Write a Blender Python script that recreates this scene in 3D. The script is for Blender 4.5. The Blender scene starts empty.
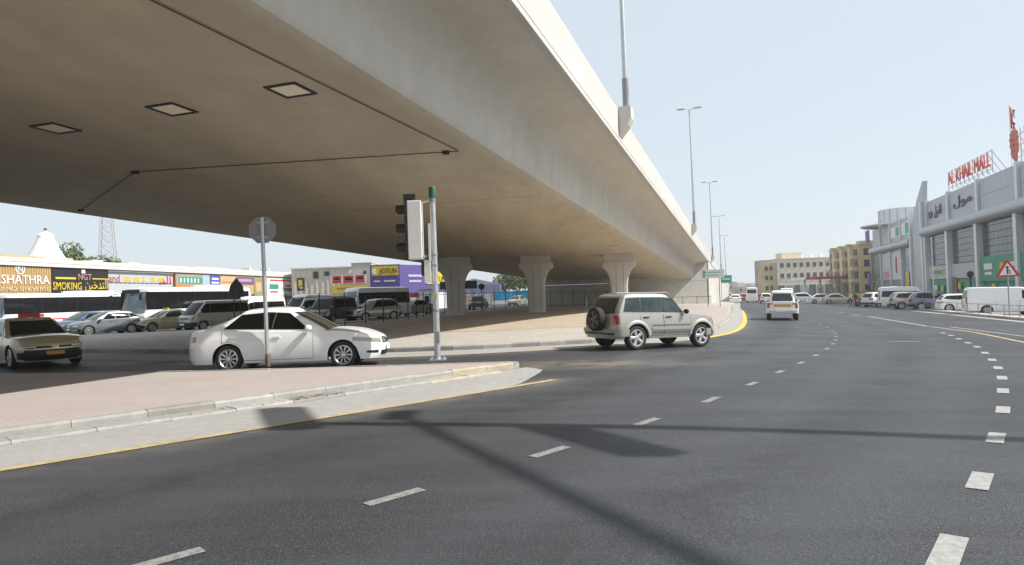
import bpy, bmesh, math, random
import numpy as np
from mathutils import Vector, Matrix
random.seed(7); rng = np.random.default_rng(7)
R = math.radians
SC = bpy.context.scene
COL = SC.collection
# ------------------------------------------------------------------ camera
FPX, CH, CX, CY = 683.0, 1.65, 512.0, 282.5
PITCH, ROLL = R(1.05), R(2.0)
cF = np.array([0, math.cos(PITCH), math.sin(PITCH)]); cU = np.array([0, -math.sin(PITCH), math.cos(PITCH)]); cR = np.array([1.0, 0, 0])
R2 = cR*math.cos(ROLL)-cU*math.sin(ROLL); U2 = cU*math.cos(ROLL)+cR*math.sin(ROLL)
CAM = np.array([0, 0, CH])
cd = bpy.data.cameras.new('camera'); cam = bpy.data.objects.new('camera', cd); COL.objects.link(cam)
cd.sensor_width = 36; cd.lens = FPX/1024*36; cd.clip_start = .1; cd.clip_end = 6000
cam.matrix_world = Matrix(((R2[0], U2[0], -cF[0], 0), (R2[1], U2[1], -cF[1], 0), (R2[2], U2[2], -cF[2], CH), (0, 0, 0, 1)))
SC.camera = cam
# ------------------------------------------------------------------ light
SUN_EL = R(45.5); SH = np.array([.994, -.11]); SH /= np.linalg.norm(SH)
W = bpy.data.worlds.new('World'); SC.world = W; W.use_nodes = True
nt = W.node_tree; bg = nt.nodes['Background']
sky = nt.nodes.new('ShaderNodeTexSky'); sky.sky_type = 'NISHITA'; sky.sun_disc = False
sky.sun_elevation = SUN_EL; sky.sun_rotation = math.atan2(SH[0], SH[1])
sky.air_density = 1.0; sky.dust_density = 1.0; sky.ozone_density = 1.2; sky.altitude = 0
hz = nt.nodes.new('ShaderNodeMix'); hz.data_type = 'RGBA'; hz.inputs[0].default_value = .78   # dust-laden air: the clear sky seen through an even pale veil
hz.inputs[7].default_value = (5.7, 6.3, 6.75, 1); nt.links.new(sky.outputs[0], hz.inputs[6])
nt.links.new(hz.outputs[2], bg.inputs[0]); bg.inputs[1].default_value = .1
sd = bpy.data.lights.new('sun', 'SUN'); sd.energy = 4.8; sd.angle = R(.53); sd.color = (1, .965, .905)
sun = bpy.data.objects.new('sun', sd); COL.objects.link(sun)
sv = Vector((SH[0]*math.cos(SUN_EL), SH[1]*math.cos(SUN_EL), math.sin(SUN_EL)))
sun.rotation_euler = sv.to_track_quat('Z', 'Y').to_euler(); sun.location = (30, -20, 60)
SC.view_settings.view_transform = 'Standard'; SC.view_settings.look = 'None'
SC.view_settings.exposure = .5; SC.view_settings.gamma = 1

# ------------------------------------------------------------------ pixel and ground helpers
def gz(x, y=0):
    if x <= 0: return 0.
    if x < 4: v = x*x/8
    elif x < 44: v = x-2
    elif x < 52:
        q = (x-44)/8; v = 42+8*(q-q*q/2)
    else: v = 46
    return -.03*v
def ray(x, y): return cF+R2*(x-CX)/FPX-U2*(y-CY)/FPX
def at(x, y, Y): d = ray(x, y); return CAM+d*(Y/d[1])           # the point of a pixel's ray at depth Y
def gnd(x, y, dz=0):
    d = ray(x, y); t = 10.
    for i in range(120):
        P = CAM+d*t; tn = (gz(P[0])+dz-CH)/d[2]
        if tn < 0: tn = 500
        t += .5*(tn-t)
    P = CAM+d*t
    return (float(P[0]), float(P[1]))

# ------------------------------------------------------------------ materials
def nodes(m):
    m.use_nodes = True; n = m.node_tree.nodes; return n, m.node_tree.links, n['Principled BSDF']
MC = {}
def mat(name, col, rough=.6, metal=0, noise=None, noise2=None, bump=None, coat=0, emit=None, spec=.5, streak=None):
    """noise=(scale, amount): brightness mottling; noise2=(scale, amount, colour): patches of another colour; bump=(scale, strength)"""
    if name in MC: return MC[name]
    m = bpy.data.materials.new(name); n, l, p = nodes(m); MC[name] = m
    p.inputs['Base Color'].default_value = (*col, 1); p.inputs['Roughness'].default_value = rough
    p.inputs['Metallic'].default_value = metal; p.inputs['Specular IOR Level'].default_value = spec
    if coat: p.inputs['Coat Weight'].default_value = coat; p.inputs['Coat Roughness'].default_value = .04
    tc = n.new('ShaderNodeTexCoord'); src = tc.outputs['Object']
    cur = None
    def ns(scale, det=5, vec=None):
        t = n.new('ShaderNodeTexNoise'); t.inputs['Scale'].default_value = scale; t.inputs['Detail'].default_value = det
        t.inputs['Roughness'].default_value = .62; l.new(vec or src, t.inputs['Vector']); return t.outputs['Fac']
    def mixc(fac, a, b, blend='MIX'):
        x = n.new('ShaderNodeMix'); x.data_type = 'RGBA'; x.blend_type = blend
        if isinstance(fac, float): x.inputs[0].default_value = fac
        else: l.new(fac, x.inputs[0])
        for s, v in ((x.inputs[6], a), (x.inputs[7], b)):
            if isinstance(v, tuple): s.default_value = (*v, 1)
            else: l.new(v, s)
        return x.outputs[2]
    def ramp(v, lo, hi, a=0., b=1.):
        x = n.new('ShaderNodeMapRange'); l.new(v, x.inputs[0]); x.inputs[1].default_value = lo; x.inputs[2].default_value = hi
        x.inputs[3].default_value = a; x.inputs[4].default_value = b; return x.outputs[0]
    m['h'] = 1
    cur = col
    if noise2:
        cur = mixc(ramp(ns(noise2[0], 6), .5-.5*(1-noise2[1]), .78, 0., noise2[1]), cur, noise2[2])
    if streak:   # vertical or lengthwise weather streaks: (scale vector, amount, colour)
        mp = n.new('ShaderNodeMapping'); mp.inputs['Scale'].default_value = streak[0]; mp.inputs['Rotation'].default_value = (0, 0, streak[3] if len(streak) > 3 else 0); l.new(src, mp.inputs['Vector'])
        cur = mixc(ramp(ns(1., 6, mp.outputs[0]), .42, .75, 0., streak[1]), cur, streak[2])
    if noise:
        k = ramp(ns(noise[0], 8), .3, .7, 1-noise[1], 1+noise[1])
        cb = n.new('ShaderNodeCombineColor'); [l.new(k, cb.inputs[i]) for i in range(3)]
        cur = mixc(1.0, cur, cb.outputs[0], 'MULTIPLY')
    if not isinstance(cur, tuple): l.new(cur, p.inputs['Base Color'])
    if bump:
        b = n.new('ShaderNodeBump'); b.inputs['Strength'].default_value = bump[1]; b.inputs['Distance'].default_value = .02
        l.new(ns(bump[0], 4), b.inputs['Height']); l.new(b.outputs[0], p.inputs['Normal'])
    if emit: p.inputs['Emission Color'].default_value = (*emit[0], 1); p.inputs['Emission Strength'].default_value = emit[1]
    return m
def asphalt():
    m = bpy.data.materials.new('asphalt'); n, l, p = nodes(m)
    tc = n.new('ShaderNodeTexCoord'); o = tc.outputs['Object']
    def ns(s, d=6, r=.6, sc=None):
        t = n.new('ShaderNodeTexNoise'); t.inputs['Scale'].default_value = s; t.inputs['Detail'].default_value = d; t.inputs['Roughness'].default_value = r
        v = o
        if sc:
            mp = n.new('ShaderNodeMapping'); mp.inputs['Rotation'].default_value = (0, 0, R(sc[1])); mp.inputs['Scale'].default_value = sc[0]; l.new(o, mp.inputs['Vector']); v = mp.outputs[0]
        l.new(v, t.inputs['Vector']); return t.outputs['Fac']
    def rng_(v, a, b, c, d):
        x = n.new('ShaderNodeMapRange'); l.new(v, x.inputs[0])
        for i, q in enumerate((a, b, c, d)): x.inputs[i+1].default_value = q
        return x.outputs[0]
    def mul(a, b):
        x = n.new('ShaderNodeMath'); x.operation = 'MULTIPLY'; l.new(a, x.inputs[0]); l.new(b, x.inputs[1]); return x.outputs[0]
    k = mul(mul(rng_(ns(.16, 5), .3, .7, .75, 1.28), rng_(ns(55, 3, .8), .3, .7, .25, 1.9)), rng_(ns(1., 5, .6, ((.12, 1.6, 1), 45)), .3, .7, .8, 1.22))
    cb = n.new('ShaderNodeCombineColor'); [l.new(k, cb.inputs[i]) for i in range(3)]
    mx = n.new('ShaderNodeMix'); mx.data_type = 'RGBA'; mx.blend_type = 'MULTIPLY'; mx.inputs[0].default_value = 1
    mx.inputs[6].default_value = (.039, .0402, .0445, 1); l.new(cb.outputs[0], mx.inputs[7])
    # pale grit: small stones, and blown sand that gathers at the end of the traffic island
    v = n.new('ShaderNodeTexVoronoi'); v.inputs['Scale'].default_value = 48; l.new(o, v.inputs['Vector'])
    grit = rng_(v.outputs['Distance'], .10, .26, .75, 0)
    m2 = n.new('ShaderNodeMix'); m2.data_type = 'RGBA'; l.new(grit, m2.inputs[0]); l.new(mx.outputs[2], m2.inputs[6]); m2.inputs[7].default_value = (.20, .195, .185, 1)
    vd = n.new('ShaderNodeVectorMath'); vd.operation = 'DISTANCE'
    mp = n.new('ShaderNodeMapping'); mp.inputs['Location'].default_value = (-1.9, -15.9, 0); mp.inputs['Scale'].default_value = (1, 1, 0); mp.vector_type = 'POINT'
    mp2 = n.new('ShaderNodeMapping'); mp2.inputs['Rotation'].default_value = (0, 0, R(-38)); mp2.inputs['Scale'].default_value = (.24, .75, 0)
    l.new(o, mp.inputs['Vector']); l.new(mp.outputs[0], mp2.inputs['Vector']); l.new(mp2.outputs[0], vd.inputs[0])
    dm = mul(rng_(vd.outputs['Value'], .15, 1.0, 1, 0), rng_(ns(1.3, 7, .7), .36, .62, 0, .85))
    m3 = n.new('ShaderNodeMix'); m3.data_type = 'RGBA'; l.new(dm, m3.inputs[0]); l.new(m2.outputs[2], m3.inputs[6]); m3.inputs[7].default_value = (.22, .19, .155, 1)
    at_ = n.new('ShaderNodeAttribute'); at_.attribute_name = 'wear'; sp = n.new('ShaderNodeSeparateColor'); l.new(at_.outputs['Color'], sp.inputs[0])
    pol = mul(sp.outputs[0], rng_(ns(.9, 6, .7), .35, .65, .35, 1.0)); oil = mul(sp.outputs[1], rng_(ns(1.6, 6, .7), .4, .62, .0, 1.0)); dst = mul(sp.outputs[2], rng_(ns(1.1, 7, .7), .32, .62, .0, 1.0))
    def mixto(a, f, c):
        x = n.new('ShaderNodeMix'); x.data_type = 'RGBA'; l.new(f, x.inputs[0]); l.new(a, x.inputs[6]); x.inputs[7].default_value = (*c, 1); return x.outputs[2]
    def sc(f, k):
        x = n.new('ShaderNodeMath'); x.operation = 'MULTIPLY'; l.new(f, x.inputs[0]); x.inputs[1].default_value = k; return x.outputs[0]
    fin = mixto(mixto(mixto(m3.outputs[2], sc(pol, .42), (.066, .068, .075)), sc(oil, .6), (.022, .022, .023)), sc(dst, .7), (.19, .17, .145))
    l.new(fin, p.inputs['Base Color'])
    l.new(rng_(ns(.5, 4), .3, .7, .48, .68), p.inputs['Roughness']); p.inputs['Specular IOR Level'].default_value = .32
    b = n.new('ShaderNodeBump'); b.inputs['Strength'].default_value = .5; b.inputs['Distance'].default_value = .012
    l.new(ns(70, 4, .7), b.inputs['Height']); l.new(b.outputs[0], p.inputs['Normal'])
    return m
def pavers():
    m = bpy.data.materials.new('pink_pavers'); n, l, p = nodes(m)
    tc = n.new('ShaderNodeTexCoord'); o = tc.outputs['Object']
    mp = n.new('ShaderNodeMapping'); mp.inputs['Rotation'].default_value = (0, 0, R(45)); l.new(o, mp.inputs['Vector'])
    b = n.new('ShaderNodeTexBrick'); b.inputs['Scale'].default_value = 1; b.inputs['Brick Width'].default_value = .22; b.inputs['Row Height'].default_value = .11
    b.inputs['Mortar Size'].default_value = .006; b.inputs['Color1'].default_value = (.385, .315, .295, 1); b.inputs['Color2'].default_value = (.36, .30, .28, 1); b.inputs['Mortar'].default_value = (.31, .265, .24, 1)
    l.new(mp.outputs[0], b.inputs['Vector'])
    t = n.new('ShaderNodeTexNoise'); t.inputs['Scale'].default_value = .55; t.inputs['Detail'].default_value = 8; t.inputs['Roughness'].default_value = .68; l.new(o, t.inputs['Vector'])
    r_ = n.new('ShaderNodeMapRange'); l.new(t.outputs['Fac'], r_.inputs[0]); r_.inputs[1].default_value = .4; r_.inputs[2].default_value = .66; r_.inputs[4].default_value = .8
    mx = n.new('ShaderNodeMix'); mx.data_type = 'RGBA'; l.new(r_.outputs[0], mx.inputs[0]); l.new(b.outputs['Color'], mx.inputs[6]); mx.inputs[7].default_value = (.37, .345, .32, 1)
    l.new(mx.outputs[2], p.inputs['Base Color']); p.inputs['Roughness'].default_value = .85
    bp = n.new('ShaderNodeBump'); bp.inputs['Strength'].default_value = .35; bp.inputs['Distance'].default_value = .01
    l.new(b.outputs['Fac'], bp.inputs['Height']); bp.invert = True; l.new(bp.outputs[0], p.inputs['Normal'])
    return m
ASPH = asphalt(); PINK = pavers()
CONC = mat('concrete_paving', (.41, .385, .345), .85, noise=(3, .16), noise2=(.45, .55, (.33, .29, .24)), bump=(40, .3))
KERB = mat('kerb_concrete', (.31, .305, .29), .85, noise=(6, .18), noise2=(1.6, .6, (.25, .225, .19)), bump=(30, .4))
GUTT = mat('gutter_concrete', (.33, .32, .30), .88, noise=(6, .1), noise2=(.7, .6, (.27, .255, .23)), bump=(40, .4))
SAND = mat('sand', (.41, .34, .25), .95, noise=(2, .2), noise2=(.25, .6, (.32, .265, .205)), bump=(20, .5))
GROUND = mat('dusty_ground', (.30, .26, .21), .95, noise=(.1, .15), bump=(5, .3))
YEL = mat('yellow_road_paint', (.42, .33, .17), .8, noise=(9, .25), noise2=(2.5, .9, (.20, .18, .15)))
WHTO = mat('worn_road_paint', (.24, .235, .22), .8, noise=(40, .3), noise2=(14, .85, (.07, .07, .072)))
WHT = mat('white_road_paint', (.38, .375, .355), .8, noise=(40, .2), noise2=(12, .6, (.085, .085, .09)))
FAD = mat('faded_road_paint', (.12, .12, .12), .8, noise=(5, .25))
BRDG = mat('bridge_concrete', (.53, .515, .485), .8, noise=(.6, .07), noise2=(.11, .5, (.45, .43, .39)), bump=(14, .12), streak=((.10, .10, 1.2), .22, (.34, .30, .25)))
WALLC = mat('wall_concrete', (.52, .50, .465), .85, noise=(.8, .1), noise2=(.2, .5, (.42, .38, .33)))
WEBC_LIT = mat('girder_web_lit', (.60, .565, .50), .78, noise=(.9, .06), noise2=(.13, .4, (.52, .48, .41)), bump=(12, .12), streak=((1.1, 1.1, .08), .4, (.47, .43, .36)))  # paler copy: skylight on the web put into the colour
GIRD_SHADE = mat('girder_soffit_shaded', (.50, .435, .33), .78, noise=(.9, .09), noise2=(.13, .5, (.42, .36, .265)), bump=(12, .15), streak=((.7, .05, .3), .55, (.31, .265, .20), R(18.7)))  # beige concrete, darkened for the shade under the deck
DKM = mat('dark_metal', (.03, .03, .033), .5, .4)
GALV = mat('galvanised_steel', (.50, .51, .52), .42, .75, noise=(8, .12))
GREY = mat('grey_paint', (.33, .34, .35), .5)
WHITE = mat('white_plastic', (.78, .78, .76), .45)
BLK = mat('black_plastic', (.012, .012, .013), .45)
RUB = mat('tyre_rubber', (.022, .021, .02), .85, noise=(30, .3))
ALLOY = mat('alloy', (.62, .62, .61), .32, .85)
GLS = mat('tinted_glass', (.005, .006, .006), .03, spec=.32)
GLS2 = mat('clear_glass', (.045, .06, .058), .03, spec=.7)
CHR = mat('chrome', (.75, .75, .75), .12, 1)
HLAMP = mat('headlamp_glass', (.30, .29, .22), .08, .3, coat=1)
TLAMP = mat('tail_lamp_red', (.32, .012, .015), .12, coat=1)
ORNG = mat('orange_lens', (.7, .22, .02), .15, coat=1)

# ------------------------------------------------------------------ mesh helpers
class MB:
    def __init__(s): s.v = []; s.f = []; s.m = []
    def quadgrid(s, P, mi=0, flip=False):
        """P[i][j] grid of points"""
        b = len(s.v); nj = len(P[0])
        for row in P: s.v += [tuple(map(float, q)) for q in row]
        for i in range(len(P)-1):
            for j in range(nj-1):
                q = (b+i*nj+j, b+i*nj+j+1, b+(i+1)*nj+j+1, b+(i+1)*nj+j)
                s.f.append(q[::-1] if flip else q); s.m.append(mi)
        return s
    def poly(s, P, mi=0):
        b = len(s.v); s.v += [tuple(map(float, q)) for q in P]; s.f.append(tuple(range(b, b+len(P)))); s.m.append(mi); return s
    def box(s, c, d, mi=0, M=None):
        b = len(s.v)
        for sx in (-.5, .5):
            for sy in (-.5, .5):
                for sz in (-.5, .5):
                    q = Vector((c[0]+sx*d[0], c[1]+sy*d[1], c[2]+sz*d[2]))
                    s.v.append(tuple(M @ q if M else q))
        for q in ((0, 1, 3, 2), (4, 6, 7, 5), (0, 4, 5, 1), (2, 3, 7, 6), (0, 2, 6, 4), (1, 5, 7, 3)):
            s.f.append(tuple(b+i for i in q)); s.m.append(mi)
        return s
    def bar(s, a, b_, w, h=None, mi=0):
        a = Vector(a); b_ = Vector(b_); d = b_-a; L = d.length
        if L < 1e-6: return s
        M = Matrix.Translation((a+b_)/2) @ d.to_track_quat('X', 'Z').to_matrix().to_4x4()
        return s.box((0, 0, 0), (L, w, h or w), mi, M)
    def tube(s, P, r, n=10, mi=0, cap=True):
        P = [Vector(q) for q in P]; rr = r if isinstance(r, (list, tuple)) else [r]*len(P); rows = []
        for i, q in enumerate(P):
            d = (P[min(i+1, len(P)-1)]-P[max(i-1, 0)]).normalized()
            a = d.orthogonal().normalized() if i == 0 else (a-d*a.dot(d)).normalized()
            c = d.cross(a)
            rows.append([q+(a*math.cos(k*2*math.pi/n)+c*math.sin(k*2*math.pi/n))*rr[i] for k in range(n+1)])
        s.quadgrid(rows, mi, True)
        if cap: s.poly([q for q in rows[0][:-1]][::-1], mi); s.poly(rows[-1][:-1], mi)
        return s
    def lathe(s, prof, n=24, axis='z', c=(0, 0, 0), mi=0):
        """prof: (r, h) list"""
        rows = []
        for r, h in prof:
            row = []
            for k in range(n+1):
                t = 2*math.pi*k/n; x, y = r*math.cos(t), r*math.sin(t)
                q = (x, y, h) if axis == 'z' else (x, h, y) if axis == 'y' else (h, x, y)
                row.append((q[0]+c[0], q[1]+c[1], q[2]+c[2]))
            rows.append(row)
        return s.quadgrid(rows, mi, axis != 'y')
    def prism(s, poly2, z0, z1, mi=0, M=None):
        """outline in xy extruded z0..z1"""
        n = len(poly2); b = len(s.v)
        T = lambda q: tuple(M @ Vector(q)) if M else q
        s.v += [T((x, y, z0)) for x, y in poly2]+[T((x, y, z1)) for x, y in poly2]
        s.f.append(tuple(range(b, b+n))[::-1]); s.f.append(tuple(range(b+n, b+2*n))); s.m += [mi, mi]
        for i in range(n):
            j = (i+1) % n; s.f.append((b+i, b+j, b+n+j, b+n+i)); s.m.append(mi)
        return s
    def mesh(s, name, mats, smooth=None):
        me = bpy.data.meshes.new(name); me.from_pydata(s.v, [], s.f)
        for m in (mats if isinstance(mats, (list, tuple)) else [mats]): me.materials.append(m)
        me.polygons.foreach_set('material_index', s.m)
        bm = bmesh.new(); bm.from_mesh(me); bmesh.ops.remove_doubles(bm, verts=bm.verts, dist=1e-5); bmesh.ops.recalc_face_normals(bm, faces=bm.faces); bm.to_mesh(me); bm.free()
        if smooth:
            me.polygons.foreach_set('use_smooth', [True]*len(me.polygons)); me.set_sharp_from_angle(angle=R(smooth))
        me.update(); return me
    def build(s, name, mats, parent=None, smooth=None, **k):
        return link(name, s.mesh(name, mats, smooth), parent, **k)
def link(name, me, parent=None, loc=None, rot=None, **k):
    o = bpy.data.objects.new(name, me); COL.objects.link(o)
    if parent: o.parent = parent
    if loc is not None: o.location = loc
    if rot is not None: o.rotation_euler = rot
    tag(o, **k); return o
def tag(o, label=None, cat=None, group=None, kind=None):
    if label: o['label'] = label
    if cat: o['category'] = cat
    if group: o['group'] = group
    if kind: o['kind'] = kind
    return o
def empty(name, loc, rz=0, **k): return link(name, None, None, loc, (0, 0, rz), **k)
def copy_tree(o, parent=None):
    c = o.copy(); COL.objects.link(c)
    if parent: c.parent = parent
    for ch in o.children: copy_tree(ch, c)
    return c
def text_mesh(body, size, depth=.02, align='CENTER', width=None):
    cu = bpy.data.curves.new('t', 'FONT'); cu.body = body; cu.size = size; cu.extrude = depth/2; cu.align_x = align; cu.align_y = 'CENTER'; cu.resolution_u = 2
    ob = bpy.data.objects.new('t', cu); me = bpy.data.meshes.new_from_object(ob)
    bpy.data.objects.remove(ob)
    if len(me.vertices):
        v = np.zeros(len(me.vertices)*3); me.vertices.foreach_get('co', v); v = v.reshape(-1, 3)
        if width: v[:, 0] *= width/max(1e-6, np.ptp(v[:, 0]))
        v[:, 0] -= (v[:, 0].max()+v[:, 0].min())/2 if align == 'CENTER' else 0
        v[:, 1] -= (v[:, 1].max()+v[:, 1].min())/2
        me.vertices.foreach_set('co', v.ravel()); me.update()
    me.materials.clear(); return me
def lettering(body, size, m, parent, loc, rot, depth=.02, width=None, name='lettering', align='CENTER'):
    me = text_mesh(body, size, depth, align, width); me.materials.append(m); me.name = name
    return link(name, me, parent, loc, rot)
def resample(P, step):
    P = [Vector((*p, 0)) if len(p) == 2 else Vector(p) for p in P]; out = [P[0]]; acc = 0
    seg = [(P[i+1]-P[i]).length for i in range(len(P)-1)]; T = sum(seg); n = max(1, int(T/step)); res = []
    for k in range(n+1):
        d = T*k/n; i = 0
        while i < len(seg)-1 and d > seg[i]: d -= seg[i]; i += 1
        res.append(P[i].lerp(P[i+1], min(1, d/seg[i])))
    return res
def smooth_line(P, it=2):
    P = [Vector((*p, 0)) for p in P]
    for _ in range(it):
        Q = [P[0]]
        for i in range(len(P)-1): Q += [P[i].lerp(P[i+1], .25), P[i].lerp(P[i+1], .75)]
        P = Q+[P[-1]]
    return [(p.x, p.y) for p in P]
def offset(P, d):
    """shift a polyline to its right by d"""
    out = []
    for i in range(len(P)):
        a = Vector(P[max(i-1, 0)]); b = Vector(P[min(i+1, len(P)-1)]); t = (b-a).normalized(); out.append((P[i][0]+t.y*d, P[i][1]-t.x*d))
    return out
XCUT = [0, 1, 2, 3, 4, 44, 46, 48, 50, 52]
def drape(name, poly, h, m, parent=None, kind='structure', **k):
    """a flat sheet that follows the ground, h above it"""
    bm = bmesh.new(); vs = [bm.verts.new((x, y, 0)) for x, y in poly]; f = bm.faces.new(vs)
    bmesh.ops.triangulate(bm, faces=[f])
    for c in XCUT:
        bmesh.ops.bisect_plane(bm, geom=bm.verts[:]+bm.edges[:]+bm.faces[:], plane_co=(c, 0, 0), plane_no=(1, 0, 0), dist=1e-4)
    for v in bm.verts: v.co.z = gz(v.co.x)+h
    bmesh.ops.recalc_face_normals(bm, faces=bm.faces)
    me = bpy.data.meshes.new(name); bm.to_mesh(me); bm.free()
    if len(me.polygons) and sum(p.normal.z*p.area for p in me.polygons) < 0: me.flip_normals()
    me.materials.append(m)
    return link(name, me, parent, kind=None if parent else kind, **k)
def ribbon(name, P, w, h, m, parent=None, **k):
    """a painted line or strip of width w to both sides of polyline P"""
    P = [(p.x, p.y) for p in resample(P, 1.0)]
    A = offset(P, w/2); B = offset(P, -w/2)
    mb = MB(); mb.quadgrid([[(x, y, gz(x)+h) for x, y in A], [(x, y, gz(x)+h) for x, y in B]], 0, True)
    o = mb.build(name, m, parent, **k)
    if sum(p.normal.z for p in o.data.polygons) < 0: o.data.flip_normals()
    return o
# ================================================================== GROUND, ROADS, KERBS
mb = MB(); xs = [-1500, -300, -60]+XCUT+[120, 400, 1500]
mb.quadgrid([[(x, y, gz(x)-.012) for x in xs] for y in (-300, -40, 330, 700, 2500)])
mb.build('ground', GROUND, kind='structure')
xs = sorted(set([-75., -45, -30, -20]+[round(q, 2) for q in np.arange(-14, 24.01, .3)]+[4., 30, 44, 46, 48, 50, 52, 60, 80, 105]))
ys = sorted(set([-45., -20, -8]+[round(q, 2) for q in np.arange(-2, 30, .3)]+[round(q, 2) for q in np.arange(30, 62, .8)]+[80., 120, 200, 330]))
me = bpy.data.meshes.new('road'); nx = len(xs)
me.from_pydata([(x, y, gz(x)) for y in ys for x in xs], [], [(j*nx+i, j*nx+i+1, (j+1)*nx+i+1, (j+1)*nx+i) for j in range(len(ys)-1) for i in range(nx-1)]); me.materials.append(ASPH)
# tyre-polished tracks, oil drips between them and dust along the kerbs follow the lanes round the bend
LP1 = np.array([(-6.5, -.4), (-3.6, 2.9)]+[gnd(*q) for q in ((158, 562), (395, 497), (550, 452), (647, 422), (711, 400), (752, 384), (780, 372), (801, 363), (816, 355.5), (827, 349), (833, 344), (836, 340), (836.5, 336.5), (835, 333.5), (832, 330.5))]+[(17, 38), (24, 60), (35, 95)])
def sdist(P, L):
    best = np.full(len(P), 1e9); sg = np.zeros(len(P))
    for a, b in zip(L[:-1], L[1:]):
        d = b-a; t = np.clip(((P-a)@d)/(d@d), 0, 1); q = P-(a+t[:, None]*d); r = np.hypot(q[:, 0], q[:, 1]); k = r < best
        best[k] = r[k]; sg[k] = np.sign(q[k, 0]*d[1]-q[k, 1]*d[0])
    return best*sg
PV = np.array([(x, y) for y in ys for x in xs]); d1 = sdist(PV, LP1)
wear = sum(np.exp(-((d1-c)/.42)**2) for c in (-3.0, -1.2, 1.1, 2.9, 5.1, 6.9)); oil = sum(np.exp(-((d1-c)/.4)**2) for c in (-2.1, 2.0, 6.0))
dk = np.minimum(np.abs(sdist(PV, np.array([(-16.2, -3.35), (-5.43, 7.19), (-.2, 12.15), (.75, 13.1)]))), np.abs(sdist(PV, np.array([(-34, 31.5), (-20, 25.0), (-11.7, 21.3), (-2.66, 19.2), (2.3, 20.4), (5.2, 22.6), (9.3, 28.6), (12.2, 36), (18.3, 54)]))))
dust = np.exp(-(dk/.45)**2)
ca = me.color_attributes.new('wear', 'FLOAT_COLOR', 'POINT'); ca.data.foreach_set('color', np.stack([wear, oil, dust, np.ones_like(wear)], 1).astype(np.float32).ravel())
ROAD = link('road', me, kind='structure')

_ks = {}
def kerb_stones(P, parent, step=.92, w=.16, h=.15, face=-1, cham=.035):
    """single kerb stones along P (P is the road side edge); face -1: the stone body lies to the left of P"""
    key = (w, h, step, face)
    if key not in _ks:
        L = step-.007; s = -face
        prof = [(0, -.05), (0, h-cham), (s*cham, h), (s*w, h), (s*w, -.05)]
        mb = MB(); mb.quadgrid([[(x, a, b) for a, b in prof+prof[:1]] for x in (-L/2, L/2)]); mb.poly([(-L/2, a, b) for a, b in prof]); mb.poly([(L/2, a, b) for a, b in prof][::-1])
        _ks[key] = mb.mesh('kerb_stone', KERB)
    Q = resample(P, step)
    for a, b in zip(Q[:-1], Q[1:]):
        a = Vector((a.x, a.y, gz(a.x))); b = Vector((b.x, b.y, gz(b.x))); d = b-a
        o = link('kerb_stone', _ks[key], parent); c = (a+b)/2
        o.rotation_euler = (random.uniform(-.008, .008), -math.asin(max(-1, min(1, d.z/d.length))), math.atan2(d.y, d.x)+random.uniform(-.006, .006))
        o.location = (c.x, c.y, c.z+random.uniform(-.006, .006)); o.scale.x = d.length/step
        q = random.random(); tipd = math.hypot(c.x, c.y-15.3)
        if tipd < 1.9 and tipd > .8 and parent.name == 'traffic_island' or q < .5:
            o.material_slots[0].link = 'OBJECT'
            o.material_slots[0].material = mat('kerb_yellow_worn', (.37, .325, .235), .85, noise=(6, .2), noise2=(3, .8, (.33, .32, .30))) if tipd < 2.4 and parent.name == 'traffic_island' else mat('kerb_grimy', (.25, .24, .22), .85, noise=(6, .2), noise2=(1.6, .6, (.19, .165, .135))) if q < .2 else mat('kerb_chalky', (.36, .35, .33), .85, noise=(5, .2), noise2=(1.6, .6, (.25, .225, .19)))
# near island: a wedge of pink pavers that ends in a rounded tip
near = [(-13.6, 1.9), (-6.63, 8.79), (-.35, 14.99)]
tip = [(-.02, 15.27), (.10, 15.42), (.06, 15.56), (-.12, 15.62)]
far = [(-1.81, 15.62), (-7.53, 15.98), (-12.86, 17.1), (-16.4, 18.3)]
edge = near+tip+far
isl = drape('traffic_island', offset(edge, -.10)+[(-16.4, 18.3), (-15.4, .15)][:1], .14, PINK)
kerb_stones(near+tip[:2], isl); kerb_stones([tip[1], tip[2], tip[3]], isl, step=.2); kerb_stones(tip[3:]+far, isl)
for run in ([(-17.5, -1.95), (-6.63, 8.79), (-.35, 14.99)],): ribbon('gutter_dirt', offset(run, .03), .07, .0075, mat('gutter_dirt', (.09, .072, .052), .95, noise=(3, .4), noise2=(1.5, .8, (.24, .21, .17))), isl)
kerb_stones([(p[0]+.2828, p[1]-.29) for p in ((-13.3, 2.2), (-6.63, 8.79), (-.55, 14.8))], isl, w=.40, h=.05, cham=.03)
# pale concrete gutter between the kerb and the yellow line
g0 = [(-17.5, -1.95), (-6.63, 8.79), (0.05, 15.3), (.25, 15.5)]
yl = [(-16.2, -3.35), (-5.43, 7.19), (-.2, 12.15), (.75, 13.1)]
drape('gutter', g0+[(.45, 15.25), (.6, 14.85), (.5, 14.3), (.3, 13.5), (.1, 12.75)]+yl[2::-1], .004, GUTT)
ribbon('edge_line', yl, .16, .008, YEL, ROAD)
sp_ = MB()                                                      # black tar splashes along the kerb foot
for _ in range(150):
    q = gnd(random.gauss(255, 42), 0) if False else None
    t_ = random.gauss(.42, .09); d_ = min(.37, abs(random.gauss(.2, .12))+.03); bx, by = -6.63+6.28*t_+.7*d_, 8.79+6.2*t_-.71*d_; r_ = random.uniform(.008, .03)
    sp_.poly([(bx+r_*random.uniform(.6, 1.2)*math.cos(k*1.05), by+r_*random.uniform(.6, 1.2)*math.sin(k*1.05), .0545) for k in range(6)])
so_ = sp_.build('tar_splash', mat('tar', (.03, .028, .026), .7), isl); so_['kind'] = 'stuff'
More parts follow.
